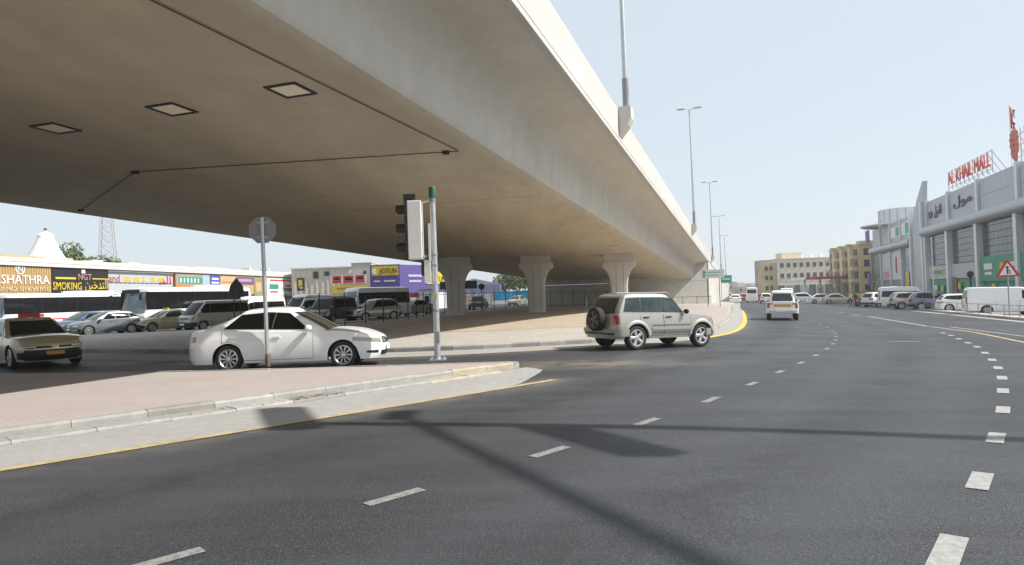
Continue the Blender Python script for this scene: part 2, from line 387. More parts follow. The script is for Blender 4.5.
# second island: walkway under the overpass
kerbB = smooth_line([(-34, 35), (-20, 28.2), (-13.2, 24.6), (-8, 22.2), (-2.9, 20.9), (1.9, 21.9), (4.7, 23.9), (6.8, 26.3), (8.6, 29.3), (11.4, 36.4), (17.5, 54.3), (26.7, 83.3), (41.5, 127)], 2)
yelB = smooth_line([(-34, 31.5), (-20, 25.0), (-11.7, 21.3), (-7, 19.8), (-2.66, 19.2), (2.3, 20.4), (5.2, 22.6), (7.4, 25.3), (9.3, 28.6), (12.2, 36), (18.3, 54), (27.5, 83), (42.4, 127)], 2)
back = [(36, 129), (12, 112), (-2, 92), (-8, 62), (-14, 46), (-24, 42), (-36, 41)]
walk = drape('walkway', offset(kerbB, -.10)+back, .14, CONC)
kerb_stones([p for p in kerbB if p[1] < 70], walk)
kerb_stones([p for p in kerbB if p[1] >= 68], walk, step=3)
drape('gutter', kerbB+yelB[::-1], .004, GUTT)
YEL2 = mat('fresh_yellow_paint', (.62, .45, .05), .7, noise=(6, .15))
ribbon('edge_line', [p for p in yelB if p[0] < 6], .13, .008, YEL, ROAD); ribbon('edge_line', [p for p in yelB if p[0] >= 5.6 and p[1] < 70], .22, .009, YEL2, ROAD)
drape('sand_bed', [(-16, 33.5), (-9, 30.5), (-.6, 29.3), (6, 32), (8.2, 36), (12.5, 52), (15, 75), (10, 105), (-1.5, 91), (-7.5, 62), (-13.5, 46), (-16, 44)], .146, SAND)
drape('pink_paving', [(5.3, 25.2), (6.7, 26.6), (8.4, 29.5), (11.2, 36.6), (17.2, 54.5), (24.5, 78), (21, 95), (15.3, 74), (13, 52), (8.6, 35.6), (6.6, 31.5), (4.5, 28)], .146, PINK)
# right-hand kerb strip and lot
rk = [(22.2, 19.5), (28.5, 38.1), (38.7, 68.4), (46.2, 92), (60, 140)]
strip = drape('kerb_strip', offset(rk, -.0)[:]+offset(rk, 1.3)[::-1], .14, CONC)
kerb_stones(rk, strip, step=1.6, face=1)
drape('gutter', offset(rk, -.8)+rk[::-1], .004, GUTT)
drape('parking_lot', offset(rk, 1.3)+[(100, 140), (100, 19.5)], .004, mat('lot_paving', (.20, .19, .175), .9, noise=(.6, .2)))
ribbon('edge_line', [gnd(868, 316.5), gnd(928, 326.5)], .2, .008, WHT, ROAD)
ribbon('edge_line', [gnd(930, 326.8), gnd(975, 332.5), gnd(1024, 342.5), (13.4, 14)], .16, .008, YEL, ROAD)
ribbon('edge_line', [gnd(950, 327), gnd(1024, 336.5), (17, 16)], .16, .008, WHT, ROAD)
# dashes of the two guide lines through the bend
dash = MB().box((0, 0, 0), (.56, .12, .002)).mesh('lane_dash', WHTO)
dash2 = MB().box((0, 0, 0), (.64, .16, .002)).mesh('lane_dash', WHT)
def dashes(px, me):
    P = [Vector(gnd(*q)) for q in px]
    for i, p in enumerate(P):
        t = P[min(i+1, len(P)-1)]-P[max(i-1, 0)]
        o = link('lane_dash', me, ROAD, (p.x, p.y, gz(p.x)+.006), (0, .03*(t.x/t.length) if p.x > 3 else .0, math.atan2(t.y, t.x)))
dashes([(158, 562), (395, 497), (550, 452), (647, 422), (711, 400), (752, 384), (780, 372), (801, 363), (816, 355.5), (827, 349), (833, 344), (836, 340), (836.5, 336.5), (835, 333.5), (832, 330.5), (827, 327.5), (820, 324.5), (812, 320.5)], dash)
dashes([(948, 552), (980, 481), (996, 438), (1003, 410), (1003, 391), (1002, 378), (998, 368), (992, 360), (985, 353), (977, 347), (968, 343), (959, 339), (951, 335.5), (943, 333)], dash2)
for (x0, y0, x1, y1, w) in ((852, 315, 860, 315.4, .5), (838, 312.6, 844, 312.9, .5)):
    ribbon('lane_dash', [gnd(x0, y0), gnd(x1, y1)], w, .007, WHT, ROAD)
for (x0, x1, y) in ((889, 921, 341.7), (832, 848, 319.7)):
    ribbon('faded_arrow', [gnd(x0, y), gnd(x1, y)], .45, .006, FAD, ROAD)

# ================================================================== OVERPASS
PHI = R(18.7); SLP = -.0307
BD = Vector((math.sin(PHI), math.cos(PHI), SLP)); BL = Vector((-math.cos(PHI), math.sin(PHI), 0))
def br(t, a, z): return BD*t+BL*a+Vector((0, 0, z))
def tAt(Y, a): return (Y-a*math.sin(PHI))/math.cos(PHI)         # skewed ends: t where the line a reaches depth Y
YE = 104.0                                                       # depth of the abutment face
def arc(c, r, a0, a1, n=6): return [(c[0]+r*math.cos(R(a0+(a1-a0)*i/n)), c[1]+r*math.sin(R(a0+(a1-a0)*i/n))) for i in range(n+1)]
half = [(17.45, 6.55), (12.4, 6.55), (7.6, 6.55)]+arc((7.5, 6.95), .4, 270, 184, 8)[1:]+[(7.07, 7.4), (7.04, 8.15)]+arc((6.24, 8.13), .8, 3, 84, 10)[1:]+[(5.35, 8.99), (5.08, 9.03), (5.08, 9.0), (4.98, 9.0), (4.9, 9.05), (4.9, 9.22), (4.93, 9.235), (4.93, 9.26)]
full = [(34.9-a, z) for a, z in half[::-1][:-1]]+half
over = empty('overpass', tuple(br(57, 17, 0)*1.0), label='long beige concrete overpass with wide flat underside crossing above the slip road', cat='overpass')
over.location = (6, 58, 0)
def sweep(name, prof, t0, Y1, m, smooth=40, closed=False, step=6, t1=None, parent=over):
    rows = []
    pr = prof+([prof[0]] if closed else [])
    n = 26
    for i in range(n+1):
        row = []
        for a, z in pr:
            te = t1 if t1 is not None else tAt(Y1, a)
            row.append(br(t0+(te-t0)*i/n, a, z))
        rows.append(row)
    mb = MB().quadgrid(rows)
    if closed:
        mb.poly(rows[0][:-1]); mb.poly(rows[-1][:-1])
    mb.v = [tuple(Vector(v)-Vector(over.location)) for v in mb.v]
    return mb.build(name, m, parent, smooth)
top = [(4.93, 9.8), (29.97, 9.8)]
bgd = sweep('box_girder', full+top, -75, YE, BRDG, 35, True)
bgd.data.materials.clear(); [bgd.data.materials.append(m) for m in (GIRD_SHADE, WEBC_LIT, BRDG)]
for p in bgd.data.polygons:                                      # pale web, darker tan soffit: light and shade put into colour; edge beam bare
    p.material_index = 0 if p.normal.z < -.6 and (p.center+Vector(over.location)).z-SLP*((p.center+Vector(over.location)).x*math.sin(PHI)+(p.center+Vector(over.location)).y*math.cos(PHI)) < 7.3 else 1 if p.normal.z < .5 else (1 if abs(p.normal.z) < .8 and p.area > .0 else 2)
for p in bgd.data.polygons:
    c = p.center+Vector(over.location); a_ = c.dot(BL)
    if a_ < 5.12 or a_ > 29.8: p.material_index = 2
for sgn in (0, 1):
    pp = [(4.905, 9.262), (4.905, 10.55), (4.93, 10.58), (5.12, 10.58), (5.16, 10.53), (5.3, 9.78), (5.3, 9.262)]
    if sgn: pp = [(34.9-a, z) for a, z in pp[::-1]]
    sweep('parapet', pp, -75, 0, BRDG, 35, True, t1=262 if not sgn else 200)
def onb(t, a, z): return br(t, a, z)-Vector(over.location)
# access hatches: dark frame, pale lid
for t, a in ((12.22, 8.95), (12.27, 12.21), (12.35, 15.94)):
    h = MB()
    for (dt, da, lt, la) in ((.36, 0, .07, .79), (-.36, 0, .07, .79), (0, .36, .65, .07), (0, -.36, .65, .07)):
        c = [onb(t+dt+i*lt/2, a+da+j*la/2, 6.55) for i, j in ((-1, -1), (1, -1), (1, 1), (-1, 1))]
        h.quadgrid([[c[0], c[1]], [c[3], c[2]]]); h.quadgrid([[q-Vector((0, 0, .03)) for q in (c[0], c[1])], [q-Vector((0, 0, .03)) for q in (c[3], c[2])]])
        for i in range(4): h.quadgrid([[c[i], c[(i+1) % 4]], [c[i]-Vector((0, 0, .03)), c[(i+1) % 4]-Vector((0, 0, .03))]])
    fr = h.build('access_hatch', DKM, over)
    c = [onb(t+i*.32, a+j*.32, 6.54) for i, j in ((-1, -1), (1, -1), (1, 1), (-1, 1))]
    MB().quadgrid([[c[0], c[1]], [c[3], c[2]]]).build('lid', mat('hatch_lid', (.85, .78, .62), .7), fr)
PIPE = mat('conduit_grey', (.07, .06, .055), .6)
for P in (((-6, 8.6), (8.03, 8.27), (18.55, 7.81), (18.51, 8.19)), ((18.51, 8.19), (16.8, 18.28)), ((16.8, 18.28), (21.48, 26.4))):
    MB().tube([onb(t, a, 6.52) for t, a in P], .014, 6).build('conduit', PIPE, over)
for t, a in ((18.51, 8.19), (16.8, 18.28), (21.4, 26.3)):
    c = onb(t, a, 6.5); MB().box(c, (.2, .13, .1)).build('junction_box', BLK, over)
for t in (27, 42, 72, 90):                            # construction joints across the underside
    MB().bar(onb(t, 7.7, 6.548), onb(t, 27.2, 6.548), .035, .012).build('construction_joint', mat('joint_line', (.38, .325, .25), .9), over)
# faint drain slots near the piers
for t, a in ((53, 9.6), (55, 12.9), (50, 8.6)):
    MB().bar(onb(t, a, 6.545), onb(t, a+.9, 6.545), .1, .02).build('drain_slot', PIPE, over)
# flared piers: column, bell-shaped head, bearing block
def pier(x, y):
    g_ = gz(x)+.1; t = x*math.sin(PHI)+y*math.cos(PHI); zt = 6.55+SLP*t
    rot = PHI*.25
    o = Vector(over.location); Mx = Matrix.Translation(Vector((x, y, 0))-o) @ Matrix.Rotation(-rot, 4, 'Z')
    def ring(hw, hd, z, ch=.16, n=3):
        pts = []
        for sx, sy, a0 in ((1, 1, 0), (-1, 1, 90), (-1, -1, 180), (1, -1, 270)):
            for k in range(n+1):
                a = R(a0+90*k/n); pts.append(Mx @ Vector((sx*(hw-ch)+ch*math.cos(a), sy*(hd-ch)+ch*math.sin(a), z)))
        return pts+[pts[0]]
    rows = [ring(.70, .55, g_-.2), ring(.70, .55, g_+1.9)]
    zc = zt-.55
    zf = zc-2.15
    rows[1] = ring(.72, .55, zf)
    for k in range(1, 15):
        s_ = k/14; s2 = math.sin(s_*math.pi/2)
        rows.append(ring(.72+.72*(1-math.cos(s_*math.pi/2))**.9, .55+.05*s_, zf+1.62*s2))
    rows += [ring(1.45, .6, zc-.2), ring(1.43, .6, zc-.04), ring(1.39, .58, zc)]
    mb = MB().quadgrid(rows); mb.poly(rows[-1][:-1]); mb.poly(rows[0][:-1])
    p = mb.build('pier', BRDG, over, 40)
    MB().box((0, 0, zc+.013+(zt-zc)/2), (2.5, 1.1, zt-zc+.03), 0, Mx).build('pier_cap', WALLC, p)
    for sx in (-.25, .35): MB().box((sx, -.601, (g_+zc)/2), (.03, .01, (zc-g_)*.9), 0, Mx).build('downpipe', mat('strip_brown', (.2, .18, .15), .9), p)  # thin dark brown strips down the pier face
pier(-4.75, 57.2); pier(2.05, 57.6); pier(9.1, 58.2)
# abutment wall across the end, and the walled ramp beyond
aw = MB(); o = Vector(over.location)
zA = 10.6+SLP*tAt(YE, 5)
xr, xl = br(tAt(YE, 4.9), 4.9, 0).x, br(tAt(YE, 31), 31, 0).x
for i in range(9):
    xa = xr-.02-i*2.95; xb = xa-2.93
    for z0, z1 in ((-1.2, 2.85), (2.88, 6.2)):
        if i > 0 and z0 > 2 and False: continue
        Ma = Matrix.Translation(Vector((xr, YE+.2, 0))-o) @ Matrix.Rotation(R(11), 4, 'Z'); MB().box(((xa+xb)/2-xr, .25, (z0+z1)/2), (xa-xb, .5, z1-z0), 0, Ma).build('abutment_panel', WALLC, over)
for i in range(36):
    ta, tb = tAt(YE, 4.9)+.1+i*4.0, tAt(YE, 4.9)+4.08+i*4.0
    za, zb = 9.24+SLP*ta, 9.24+SLP*tb
    if zb < gz(br(tb, 4.9, 0).x)+.1: break
    pa, pb = br(ta, 4.98, 0), br(tb, 4.98, 0); m_ = MB(); n_ = BL*.4
    q = [Vector((pa.x, pa.y, -1.6)), Vector((pb.x, pb.y, -1.6)), Vector((pb.x, pb.y, zb)), Vector((pa.x, pa.y, za))]; q = [v-o for v in q]
    m_.poly(q); m_.poly([v+n_ for v in q][::-1])
    for k in range(4): m_.quadgrid([[q[k], q[(k+1) % 4]], [q[k]+n_, q[(k+1) % 4]+n_]])
    m_.build('ramp_wall_panel', WALLC, over)
sweep('ramp_deck', [(5.4, 9.3), (29, 9.3), (29, 9.78), (5.4, 9.78)], 112, 0, ASPH, 30, True, t1=255)
# lamp pedestals on the parapet belong to the overpass, the lamp posts stand on them
LT = (30.2, 73.6, 117.2, 160.8, 204.4)
def lamp_post(t, label):
    b = br(t, 4.85, 10.59); pe = MB(); f = BD.normalized()
    fx = Vector((f.x, f.y, 0)).normalized(); Mx = Matrix(((-BL.x, fx.x, 0, 0), (-BL.y, fx.y, 0, 0), (0, 0, 1, 0), (0, 0, 0, 1))); Mx.translation = b-o
    prof = [(-.05, -.05), (.5, -.05), (.5, -.55), (.34, -.85), (-.04, -1.32)]
    rows = [[Mx @ Vector((a, s_*.42, z+.12)) for a, z in prof+prof[:1]] for s_ in (-1, 1)]
    pe.quadgrid(rows); pe.poly(rows[0][:-1]); pe.poly(rows[1][:-1][::-1])
    pe.build('lamp_pedestal', mat('pedestal_concrete', (.58, .55, .50), .8, noise=(4, .08)), over)
    base = b+(-BL)*.24+Vector((0, 0, .07))
    L = empty('lamp_post', base, PHI*-1, label=label, cat='lamp post', group='lamp posts along the overpass parapet')
    MB().tube([(0, 0, 0), (0, 0, 1.3), (0, 0, 1.32)], .14, 12).build('pole_base', mat('lamp_base_grey', (.22, .23, .24), .5), L, 40)
    MB().tube([(0, 0, 1.32), (-.02, 0, 6), (-.06, 0, 12)], [.115, .09, .06], 12).build('pole', GALV, L, 40)
    for s_ in (-1, 1):
        a = MB().tube([(-.06, 0, 11.95), (-.06+s_*.55, 0, 12.12)], .035, 6).build('arm', GALV, L)
        h = MB(); h.prism([(s_*.5-.06, -.13), (s_*1.25-.06, -.11), (s_*1.25-.06, .11), (s_*.5-.06, .13)], 12.06, 12.17); h.build('lamp_head', GREY, a)
    MB().box((.13, 0, .75), (.02, .14, .4)).build('access_door', GREY, L)
for t, l in zip(LT, ('nearest lamp post on the overpass parapet, its top cut off by the frame', 'second lamp post on the overpass with both lamp heads in view', 'third lamp post on the overpass, above the white direction board', 'fourth lamp post on the ramp, smaller and farther off', 'farthest lamp post on the ramp, thin against the sky')):
    lamp_post(t, l)
# ================================================================== VEHICLES
def lerp(a, b, t): return a+(b-a)*t
def curve(P):
    """smooth interpolation through sorted (x, v) points"""
    xs = [p[0] for p in P]; vs = [p[1] for p in P]
    m = []
    for i in range(len(P)):
        if i == 0: m.append((vs[1]-vs[0])/(xs[1]-xs[0]))
        elif i == len(P)-1: m.append((vs[-1]-vs[-2])/(xs[-1]-xs[-2]))
        else:
            a, b = (vs[i]-vs[i-1])/(xs[i]-xs[i-1]), (vs[i+1]-vs[i])/(xs[i+1]-xs[i]); m.append(0 if a*b <= 0 else 2*a*b/(a+b))
    def f(x):
        if x <= xs[0]: return vs[0]
        if x >= xs[-1]: return vs[-1]
        i = max(k for k in range(len(xs)-1) if xs[k] <= x); h = xs[i+1]-xs[i]; t = (x-xs[i])/h
        return (2*t**3-3*t*t+1)*vs[i]+(t**3-2*t*t+t)*h*m[i]+(-2*t**3+3*t*t)*vs[i+1]+(t**3-t*t)*h*m[i+1]
    return f
PAINT = {}
def paint(name, col, metal=0., rough=.28): 
    return mat('paint_'+name, col, rough, metal, noise=(2.5, .03), coat=.7)
def wheel_meshes(r, w, spokes, style, rimc=None):
    rr = r*.70
    ty = MB().lathe([(rr, -w/2+.015), (rr+.02, -w/2), (r-.035, -w/2), (r-.008, -w/2+.02), (r, -w/2+.05), (r, w/2-.05), (r-.008, w/2-.02), (r-.035, w/2), (rr+.02, w/2), (rr, w/2-.015)], 30, 'y').mesh('tyre', RUB, 40)
    hub = MB().lathe([(0.001, w*.22), (rr*.97, w*.22), (rr*.97, -w*.4), (0.001, -w*.4)], 20, 'y').mesh('wheel', mat('brake_dark', (.035, .034, .033), .7), 40)
    rm = MB().lathe([(rr*.86, w/2-.03), (rr*.93, w/2-.008), (rr+.004, w/2-.012), (rr+.004, w*.2), (rr*.88, w*.2), (rr*.86, w/2-.03)], 30, 'y')
    rm.lathe([(.001, w/2-.012), (rr*.2, w/2-.014), (rr*.26, w/2-.03), (rr*.26, w*.22)], 16, 'y')
    for k in range(spokes):
        a = 2*math.pi*k/spokes; w0, w1 = style
        P = []
        for rad, ww in ((rr*.18, w0), (rr*.55, (w0+w1)/2), (rr*.9, w1)):
            P.append([(rad*math.cos(a)-s_*ww*math.sin(a), w/2-.02+(-.012 if abs(s_) > .9 else 0), rad*math.sin(a)+s_*ww*math.cos(a)) for s_ in (-1, -.6, .6, 1)])
        rm.quadgrid(P)
        rm.quadgrid([[(x, y-.03, z) for x, y, z in (q[0], )] + [q[0]] for q in P]); rm.quadgrid([[q[3], (q[3][0], q[3][1]-.03, q[3][2])] for q in P])
    return ty, hub, rm.mesh('rim', rimc or ALLOY, 40)
def make_car(S):
    """build every part of one vehicle type at the origin, nose to +x; returns the parent Empty"""
    L, Wd, H = S['L'], S['W'], S['H']; hw0 = Wd/2
    root = empty(S['name'], (0, 0, 0))
    zt = curve(S['belt']); sill = curve(S['sill']) if isinstance(S['sill'], list) else (lambda x, v=S['sill']: v)
    cf, cr, nf, nr = S.get('cf', .55), S.get('cr', .45), S.get('nf', 2.6), S.get('nr', 3.0)
    x1, x0 = L/2-cf, -L/2+cr
    axles = S['axles']; r = S['r']; ar = S.get('arch', r+.055)
    iy = curve(S.get('iy', [(.15, .045), (.35, .012), (.55, 0), (.72, .008), (.95, .05), (1.3, .06)]))
    fx = curve(S.get('fx', [(.18, -.10), (.35, -.01), (.5, 0), (.65, -.03), (.8, -.12)])); rx = curve(S.get('rx', [(.18, -.10), (.35, 0), (.55, 0), (.8, -.05), (1.05, -.12)]))
    def archz(x):
        b = sill(x)
        for xa in axles:
            d = abs(x-xa)
            if d < ar: b = max(b, r+math.sqrt(max(0, ar*ar-d*d))*S.get('asq', .96)-.0)
        return b
    loop = []
    for k in range(13):
        th = math.pi/2*k/12; loop.append((x1+cf*math.cos(th)**(2/nf), hw0*math.sin(th)**(2/nf)))
    cols = set(np.round(np.linspace(x1, x0, max(8, int((x1-x0)/.085))), 3))
    for xa in axles:
        for k in range(17): 
            q = round(xa+ar*math.cos(math.pi*k/16), 3)
            if x0 < q < x1: cols.add(q)
        for e in (-1, 1):
            q = round(xa+e*(ar+.004), 3)
            if x0 < q < x1: cols.add(q)
    for x in sorted(cols, reverse=True)[1:-1]: loop.append((x, hw0))
    for k in range(13):
        th = math.pi/2*(1-k/12); loop.append((x0-cr*math.cos(th)**(2/nr), hw0*math.sin(th)**(2/nr)))
    loop = [(float(a), float(b)) for a, b in loop]
    taper = curve(S['taper']) if 'taper' in S else (lambda x: 1.)
    def skin(x, y, z, s_=1):
        k = 1-iy(z); xx = x
        if x > x1: xx = x+fx(z)*((x-x1)/cf)**1.2
        elif x < x0: xx = x-rx(z)*((x0-x)/cr)**1.2
        return Vector((xx, s_*y*k*taper(x), z))
    NV = 12
    body = MB(); rowsL = []
    for (x, y) in loop:
        zb, ztp = archz(x), zt(x); col = []
        for v in range(NV+1):
            z = lerp(zb, ztp, v/NV); col.append(skin(x, y, z))
        rowsL.append(col)
    for s_ in (1, -1):
        body.quadgrid([[Vector((p.x, s_*p.y, p.z)) for p in col] for col in rowsL], 0, s_ < 0)
        body.quadgrid([[Vector((col[0].x, s_*max(0, col[0].y-.14), col[0].z)), Vector((col[0].x, s_*col[0].y, col[0].z))] for col in rowsL], 1, s_ < 0)
    crown = curve(S.get('crown', [(-L/2, .01), (0, .03), (L/2, .01)])); tp = []
    for col in rowsL:
        p = col[-1]; rd = .018
        tp.append([Vector((p.x, p.y*s_, p.z+crown(p.x)*(1-abs(s_)**2.2))) for s_ in (1, .97, .9, .75, .5, .25, 0, -.25, -.5, -.75, -.9, -.97, -1)])
    body.quadgrid(tp)
    bo = body.build('body', [S['paint'], BLK], root, 38)
    MB().box((0, 0, (sill(0)+.06+.62*min(1, H/1.5))/2), (L-.55, Wd-.62, .62*min(1, H/1.5)-sill(0)-.06)).build('underbody', BLK, root)
    # ---- greenhouse
    gfb, grb, gft, grt = S['gf'], S['gr'], S['rf'], S['rr']; wb, wt = S['wb'], S['wt']; c_f, c_r = S.get('gcf', .14), S.get('gcr', .1); ri = S.get('rin', .055)
    roofz = curve(S['roof']); gn = S.get('gpow', 1.25); bow = S.get('bow', .02)
    def gx(v, front): return (lerp(gfb, gft, v) if front else lerp(grb, grt, v))+(bow if front else -bow)*math.sin(math.pi*v)
    def gw(v): return lerp(wb, wt, v**gn)
    def zlow(x): return zt(max(-L/2, min(L/2, x)))-.025
    def grow(v, ins=0., dz=0.):
        f, b, w_ = gx(v, 1)-ins, gx(v, 0)+ins, gw(v)-ins; P = []
        for k in range(6): s_ = k/5*.94; P.append((f-c_f*s_**2.2, w_*s_))
        for k in range(15): P.append((lerp(f-c_f-.035, b+c_r+.035, k/14), w_))
        for k in range(5, -1, -1): s_ = k/5*.94; P.append((b+c_r*s_**2.2, w_*s_))
        return [Vector((x, y, lerp(zlow(lerp(x, x, v)), roofz(x)-.045, v)+dz)) for x, y in P]
    gh = MB(); rows = [grow(v) for v in (0, .1, .2, .3, .4, .5, .6, .7, .8, .87, .93, 1)]+[grow(1, ri*.25, .018), grow(1, ri*.7, .034), grow(1, ri*1.6, .043)]
    for s_ in (1, -1): gh.quadgrid([[Vector((p.x, s_*p.y, p.z)) for p in row] for row in rows], 0, s_ < 0)
    gh.quadgrid([[Vector((p.x, p.y*s_, p.z+S.get('rcrown', .03)*(1-s_*s_))) for s_ in (1, .75, .5, .25, 0, -.25, -.5, -.75, -1)] for p in rows[-1]])
    gho = gh.build('cabin', [S.get('cabin_paint', S['paint'])], root, 38)
    G = S.get('glass', GLS)
    def gside(x, z, s_, e=.009):
        v = (z-zlow(x))/(roofz(x)-.045-zlow(x)); return Vector((x, s_*(gw(max(0, min(1, v)))+e), z))
    for q in S['side_win']:
        for s_ in (1, -1):
            (xa, za), (xb, zb), (xc, zc), (xd, zd) = q    # lower rear, lower front, upper front, upper rear
            n_ = 6; P = [[gside(lerp(lerp(xa, xb, i/n_), lerp(xd, xc, i/n_), j/4), lerp(lerp(za, zb, i/n_), lerp(zd, zc, i/n_), j/4), s_) for j in range(5)] for i in range(n_+1)]
            MB().quadgrid(P, 0, s_ < 0).build('side_window', G, root, 60)
    sw = S['side_win']; xa_, xb_ = sw[-1][0][0], sw[0][1][0]
    if len(sw) > 1:
        for s_ in (1, -1):
            P = []
            for a, b in zip(sw[:-1], sw[1:]):
                P = [[gside(lerp(q0[0], q1[0], j/3), lerp(q0[1], q1[1], j/3), s_, .003) for j in range(4)] for q0, q1 in ((b[1], b[2]), (a[0], a[3]))]
                MB().quadgrid(P, 0, s_ < 0).build('pillar_trim', BLK, root)
    for fr, rngv, nm in ((1, S.get('wsv', (.07, .93)), 'windscreen'), (0, S.get('rwv', (.12, .88)), 'rear_window')):
        if not fr and S.get('no_rear'): continue
        ss = S.get('wss', .86) if fr else S.get('rws', .84)
        P = []
        for i in range(13):
            s_ = lerp(-ss, ss, i/12); row = []
            for j in range(7):
                v = lerp(rngv[0], rngv[1], j/6); f = gx(v, fr); x = f-c_f*abs(s_)**2.2+.012 if fr else f+c_r*abs(s_)**2.2-.012
                row.append(Vector((x, gw(v)*s_, lerp(zlow(x), roofz(x)-.045, v)+.012)))
            P.append(row)
        MB().quadgrid(P, 0, not fr).build(nm, S.get('ws_glass', G) if fr else S.get('rw_glass', G), root, 60)
    # ---- patches that follow the body skin
    arcl = [0]
    for a, b in zip(loop[:-1], loop[1:]): arcl.append(arcl[-1]+math.hypot(b[0]-a[0], b[1]-a[1]))
    T = arcl[-1]
    def surf(u, z, e=.006):
        """u: signed distance round the body from the nose (front=True) ; sign = side"""
        s_ = 1 if u >= 0 else -1; q = min(abs(u), T-1e-6); i = max(k for k in range(len(arcl)-1) if arcl[k] <= q); f = (q-arcl[i])/(arcl[i+1]-arcl[i])
        a, b = loop[i], loop[i+1]; n_ = Vector((b[1]-a[1], -(b[0]-a[0]), 0)); n_ = Vector((n_.x, abs(n_.y) if n_.y else 0, 0))
        n_ = Vector(((b[1]-a[1]), (a[0]-b[0]), 0)).normalized()
        p = skin(lerp(a[0], b[0], f), lerp(a[1], b[1], f), z, 1)+n_*e
        return Vector((p.x, s_*p.y, p.z))
    def patch(nm, m, u0, u1, za, zb, e=.012, parent=root, n_=24, both=False, rear=False, nz=4):
        """za/zb: (z at u0, z at u1)"""
        out = []
        for s_ in ((1, -1) if both else (1,)):
            P = []
            for i in range(n_+1):
                u = lerp(u0, u1, i/n_); uu = s_*((T-abs(u))*(1 if u >= 0 else -1) if rear else u)
                P.append([surf(uu, lerp(lerp(za[0], za[1], i/n_), lerp(zb[0], zb[1], i/n_), j/nz), e) for j in range(nz+1)])
            out.append(MB().quadgrid(P).build(nm, m, parent, 50))
        return out
    def uside(x):      # arc length at side position x
        i = min(range(len(loop)), key=lambda k: abs(loop[k][0]-x)+(0 if loop[k][1] >= hw0*.97 else 5)); return arcl[i]
    S['T'] = T
    for d in S.get('doors', []):
        xa, xb, z0, z1 = d[:4]
        for s_ in (1, -1):
            xs = sorted(set([xa, xa+.009, xb-.009, xb]+list(np.linspace(xa+.1, xb-.1, 9)))); P = []; n_r = 7
            for x in xs:
                lo = max(z0, archz(x)+.03); hi = min(z1, zt(x)-.012)
                P.append([Vector((x, s_*(hw0*(1-iy(z))*taper(x)+.004), z)) for z in [lo, lo+.009]+[lerp(lo+.009, hi, k/n_r) for k in range(1, n_r+1)]])
            mb = MB().quadgrid(P, 0, s_ > 0); nj = len(P[0])-1; k = 0
            for i in range(len(xs)-1):
                for j in range(nj):
                    if i in (0, len(xs)-2) or j == 0: mb.m[k] = 1
                    k += 1
            dr = mb.build('door', [S['paint'], mat('seam', (.06, .06, .06), .8)], root, 50)
            if len(d) > 4:
                hx, hz = d[4]; hy = hw0*(1-iy(hz))*taper(hx)+.02
                MB().box((hx, s_*hy, hz), (.19, .03, .032)).build('handle', d[5] if len(d) > 5 else S['paint'], dr)
    # ---- wheels
    ty, hub, rim = S['wheels']; ww = S.get('ww', .2); tr = S.get('track', hw0-.02)
    for xa in axles:
        for s_ in (1, -1):
            w = link('wheel', hub, root, (xa, s_*(tr-ww/2), r), (0, 0, 0 if s_ > 0 else math.pi)); link('tyre', ty, w); link('rim', rim, w)
    # ---- mirrors
    if 'mirror' in S:
        mx, mz = S['mirror']; ms = S.get('msize', (.13, .2, .13))
        for s_ in (1, -1):
            y = hw0*(1-iy(mz))*taper(mx)
            rows = []
            for k in range(7):
                t = -math.pi/2+math.pi*k/6
                rows.append([(mx-abs(math.sin(a))*0+ms[0]*.5*math.cos(t)**.6*math.cos(a), s_*(y+.02+ms[1]*.5+ms[1]*.5*math.sin(t)), mz+.02+ms[2]*.5*math.cos(t)**.6*math.sin(a)) for a in [2*math.pi*i/10 for i in range(11)]])
            MB().quadgrid(rows).build('mirror', S.get('mirror_paint', S['paint']), root, 50)
    if 'extra' in S: S['extra'](root, patch, surf, skin, S)
    return root
def plate(root, x, z, rz, col=WHITE, w=.5, h=.12):
    return MB().box((x, 0, z), (.015, w, h)).build('number_plate', col, root)
PLATE_O = mat('plate_orange', (.62, .25, .02), .5)
# ---- the types
wA = wheel_meshes(.325, .21, 10, (.012, .03)); wB = wheel_meshes(.33, .21, 9, (.014, .03)); wC = wheel_meshes(.345, .22, 5, (.04, .06)); wV = wheel_meshes(.33, .2, 6, (.05, .07), mat('steel_rim', (.42, .42, .42), .5, .5)); wK = wheel_meshes(.50, .26, 8, (.05, .07), mat('steel_rim', (.42, .42, .42), .5, .5))
P_WHITE = paint('white', (.84, .84, .825)); P_SILVER = paint('silver', (.37, .355, .315), .4, .3); P_TAXI = paint('taxi_cream', (.56, .48, .30), .15, .2); P_GREY = paint('grey', (.20, .21, .225), .4); P_BLUE = paint('blue', (.05, .11, .20), .3)
P_TAUPE = paint('taupe', (.19, .17, .15), .4); P_DARK = paint('dark', (.05, .05, .055), .3); P_RED = paint('red', (.38, .02, .025)); P_BEIGE = paint('beige', (.48, .44, .36), .3); P_PURP = paint('slate', (.16, .17, .22), .4)
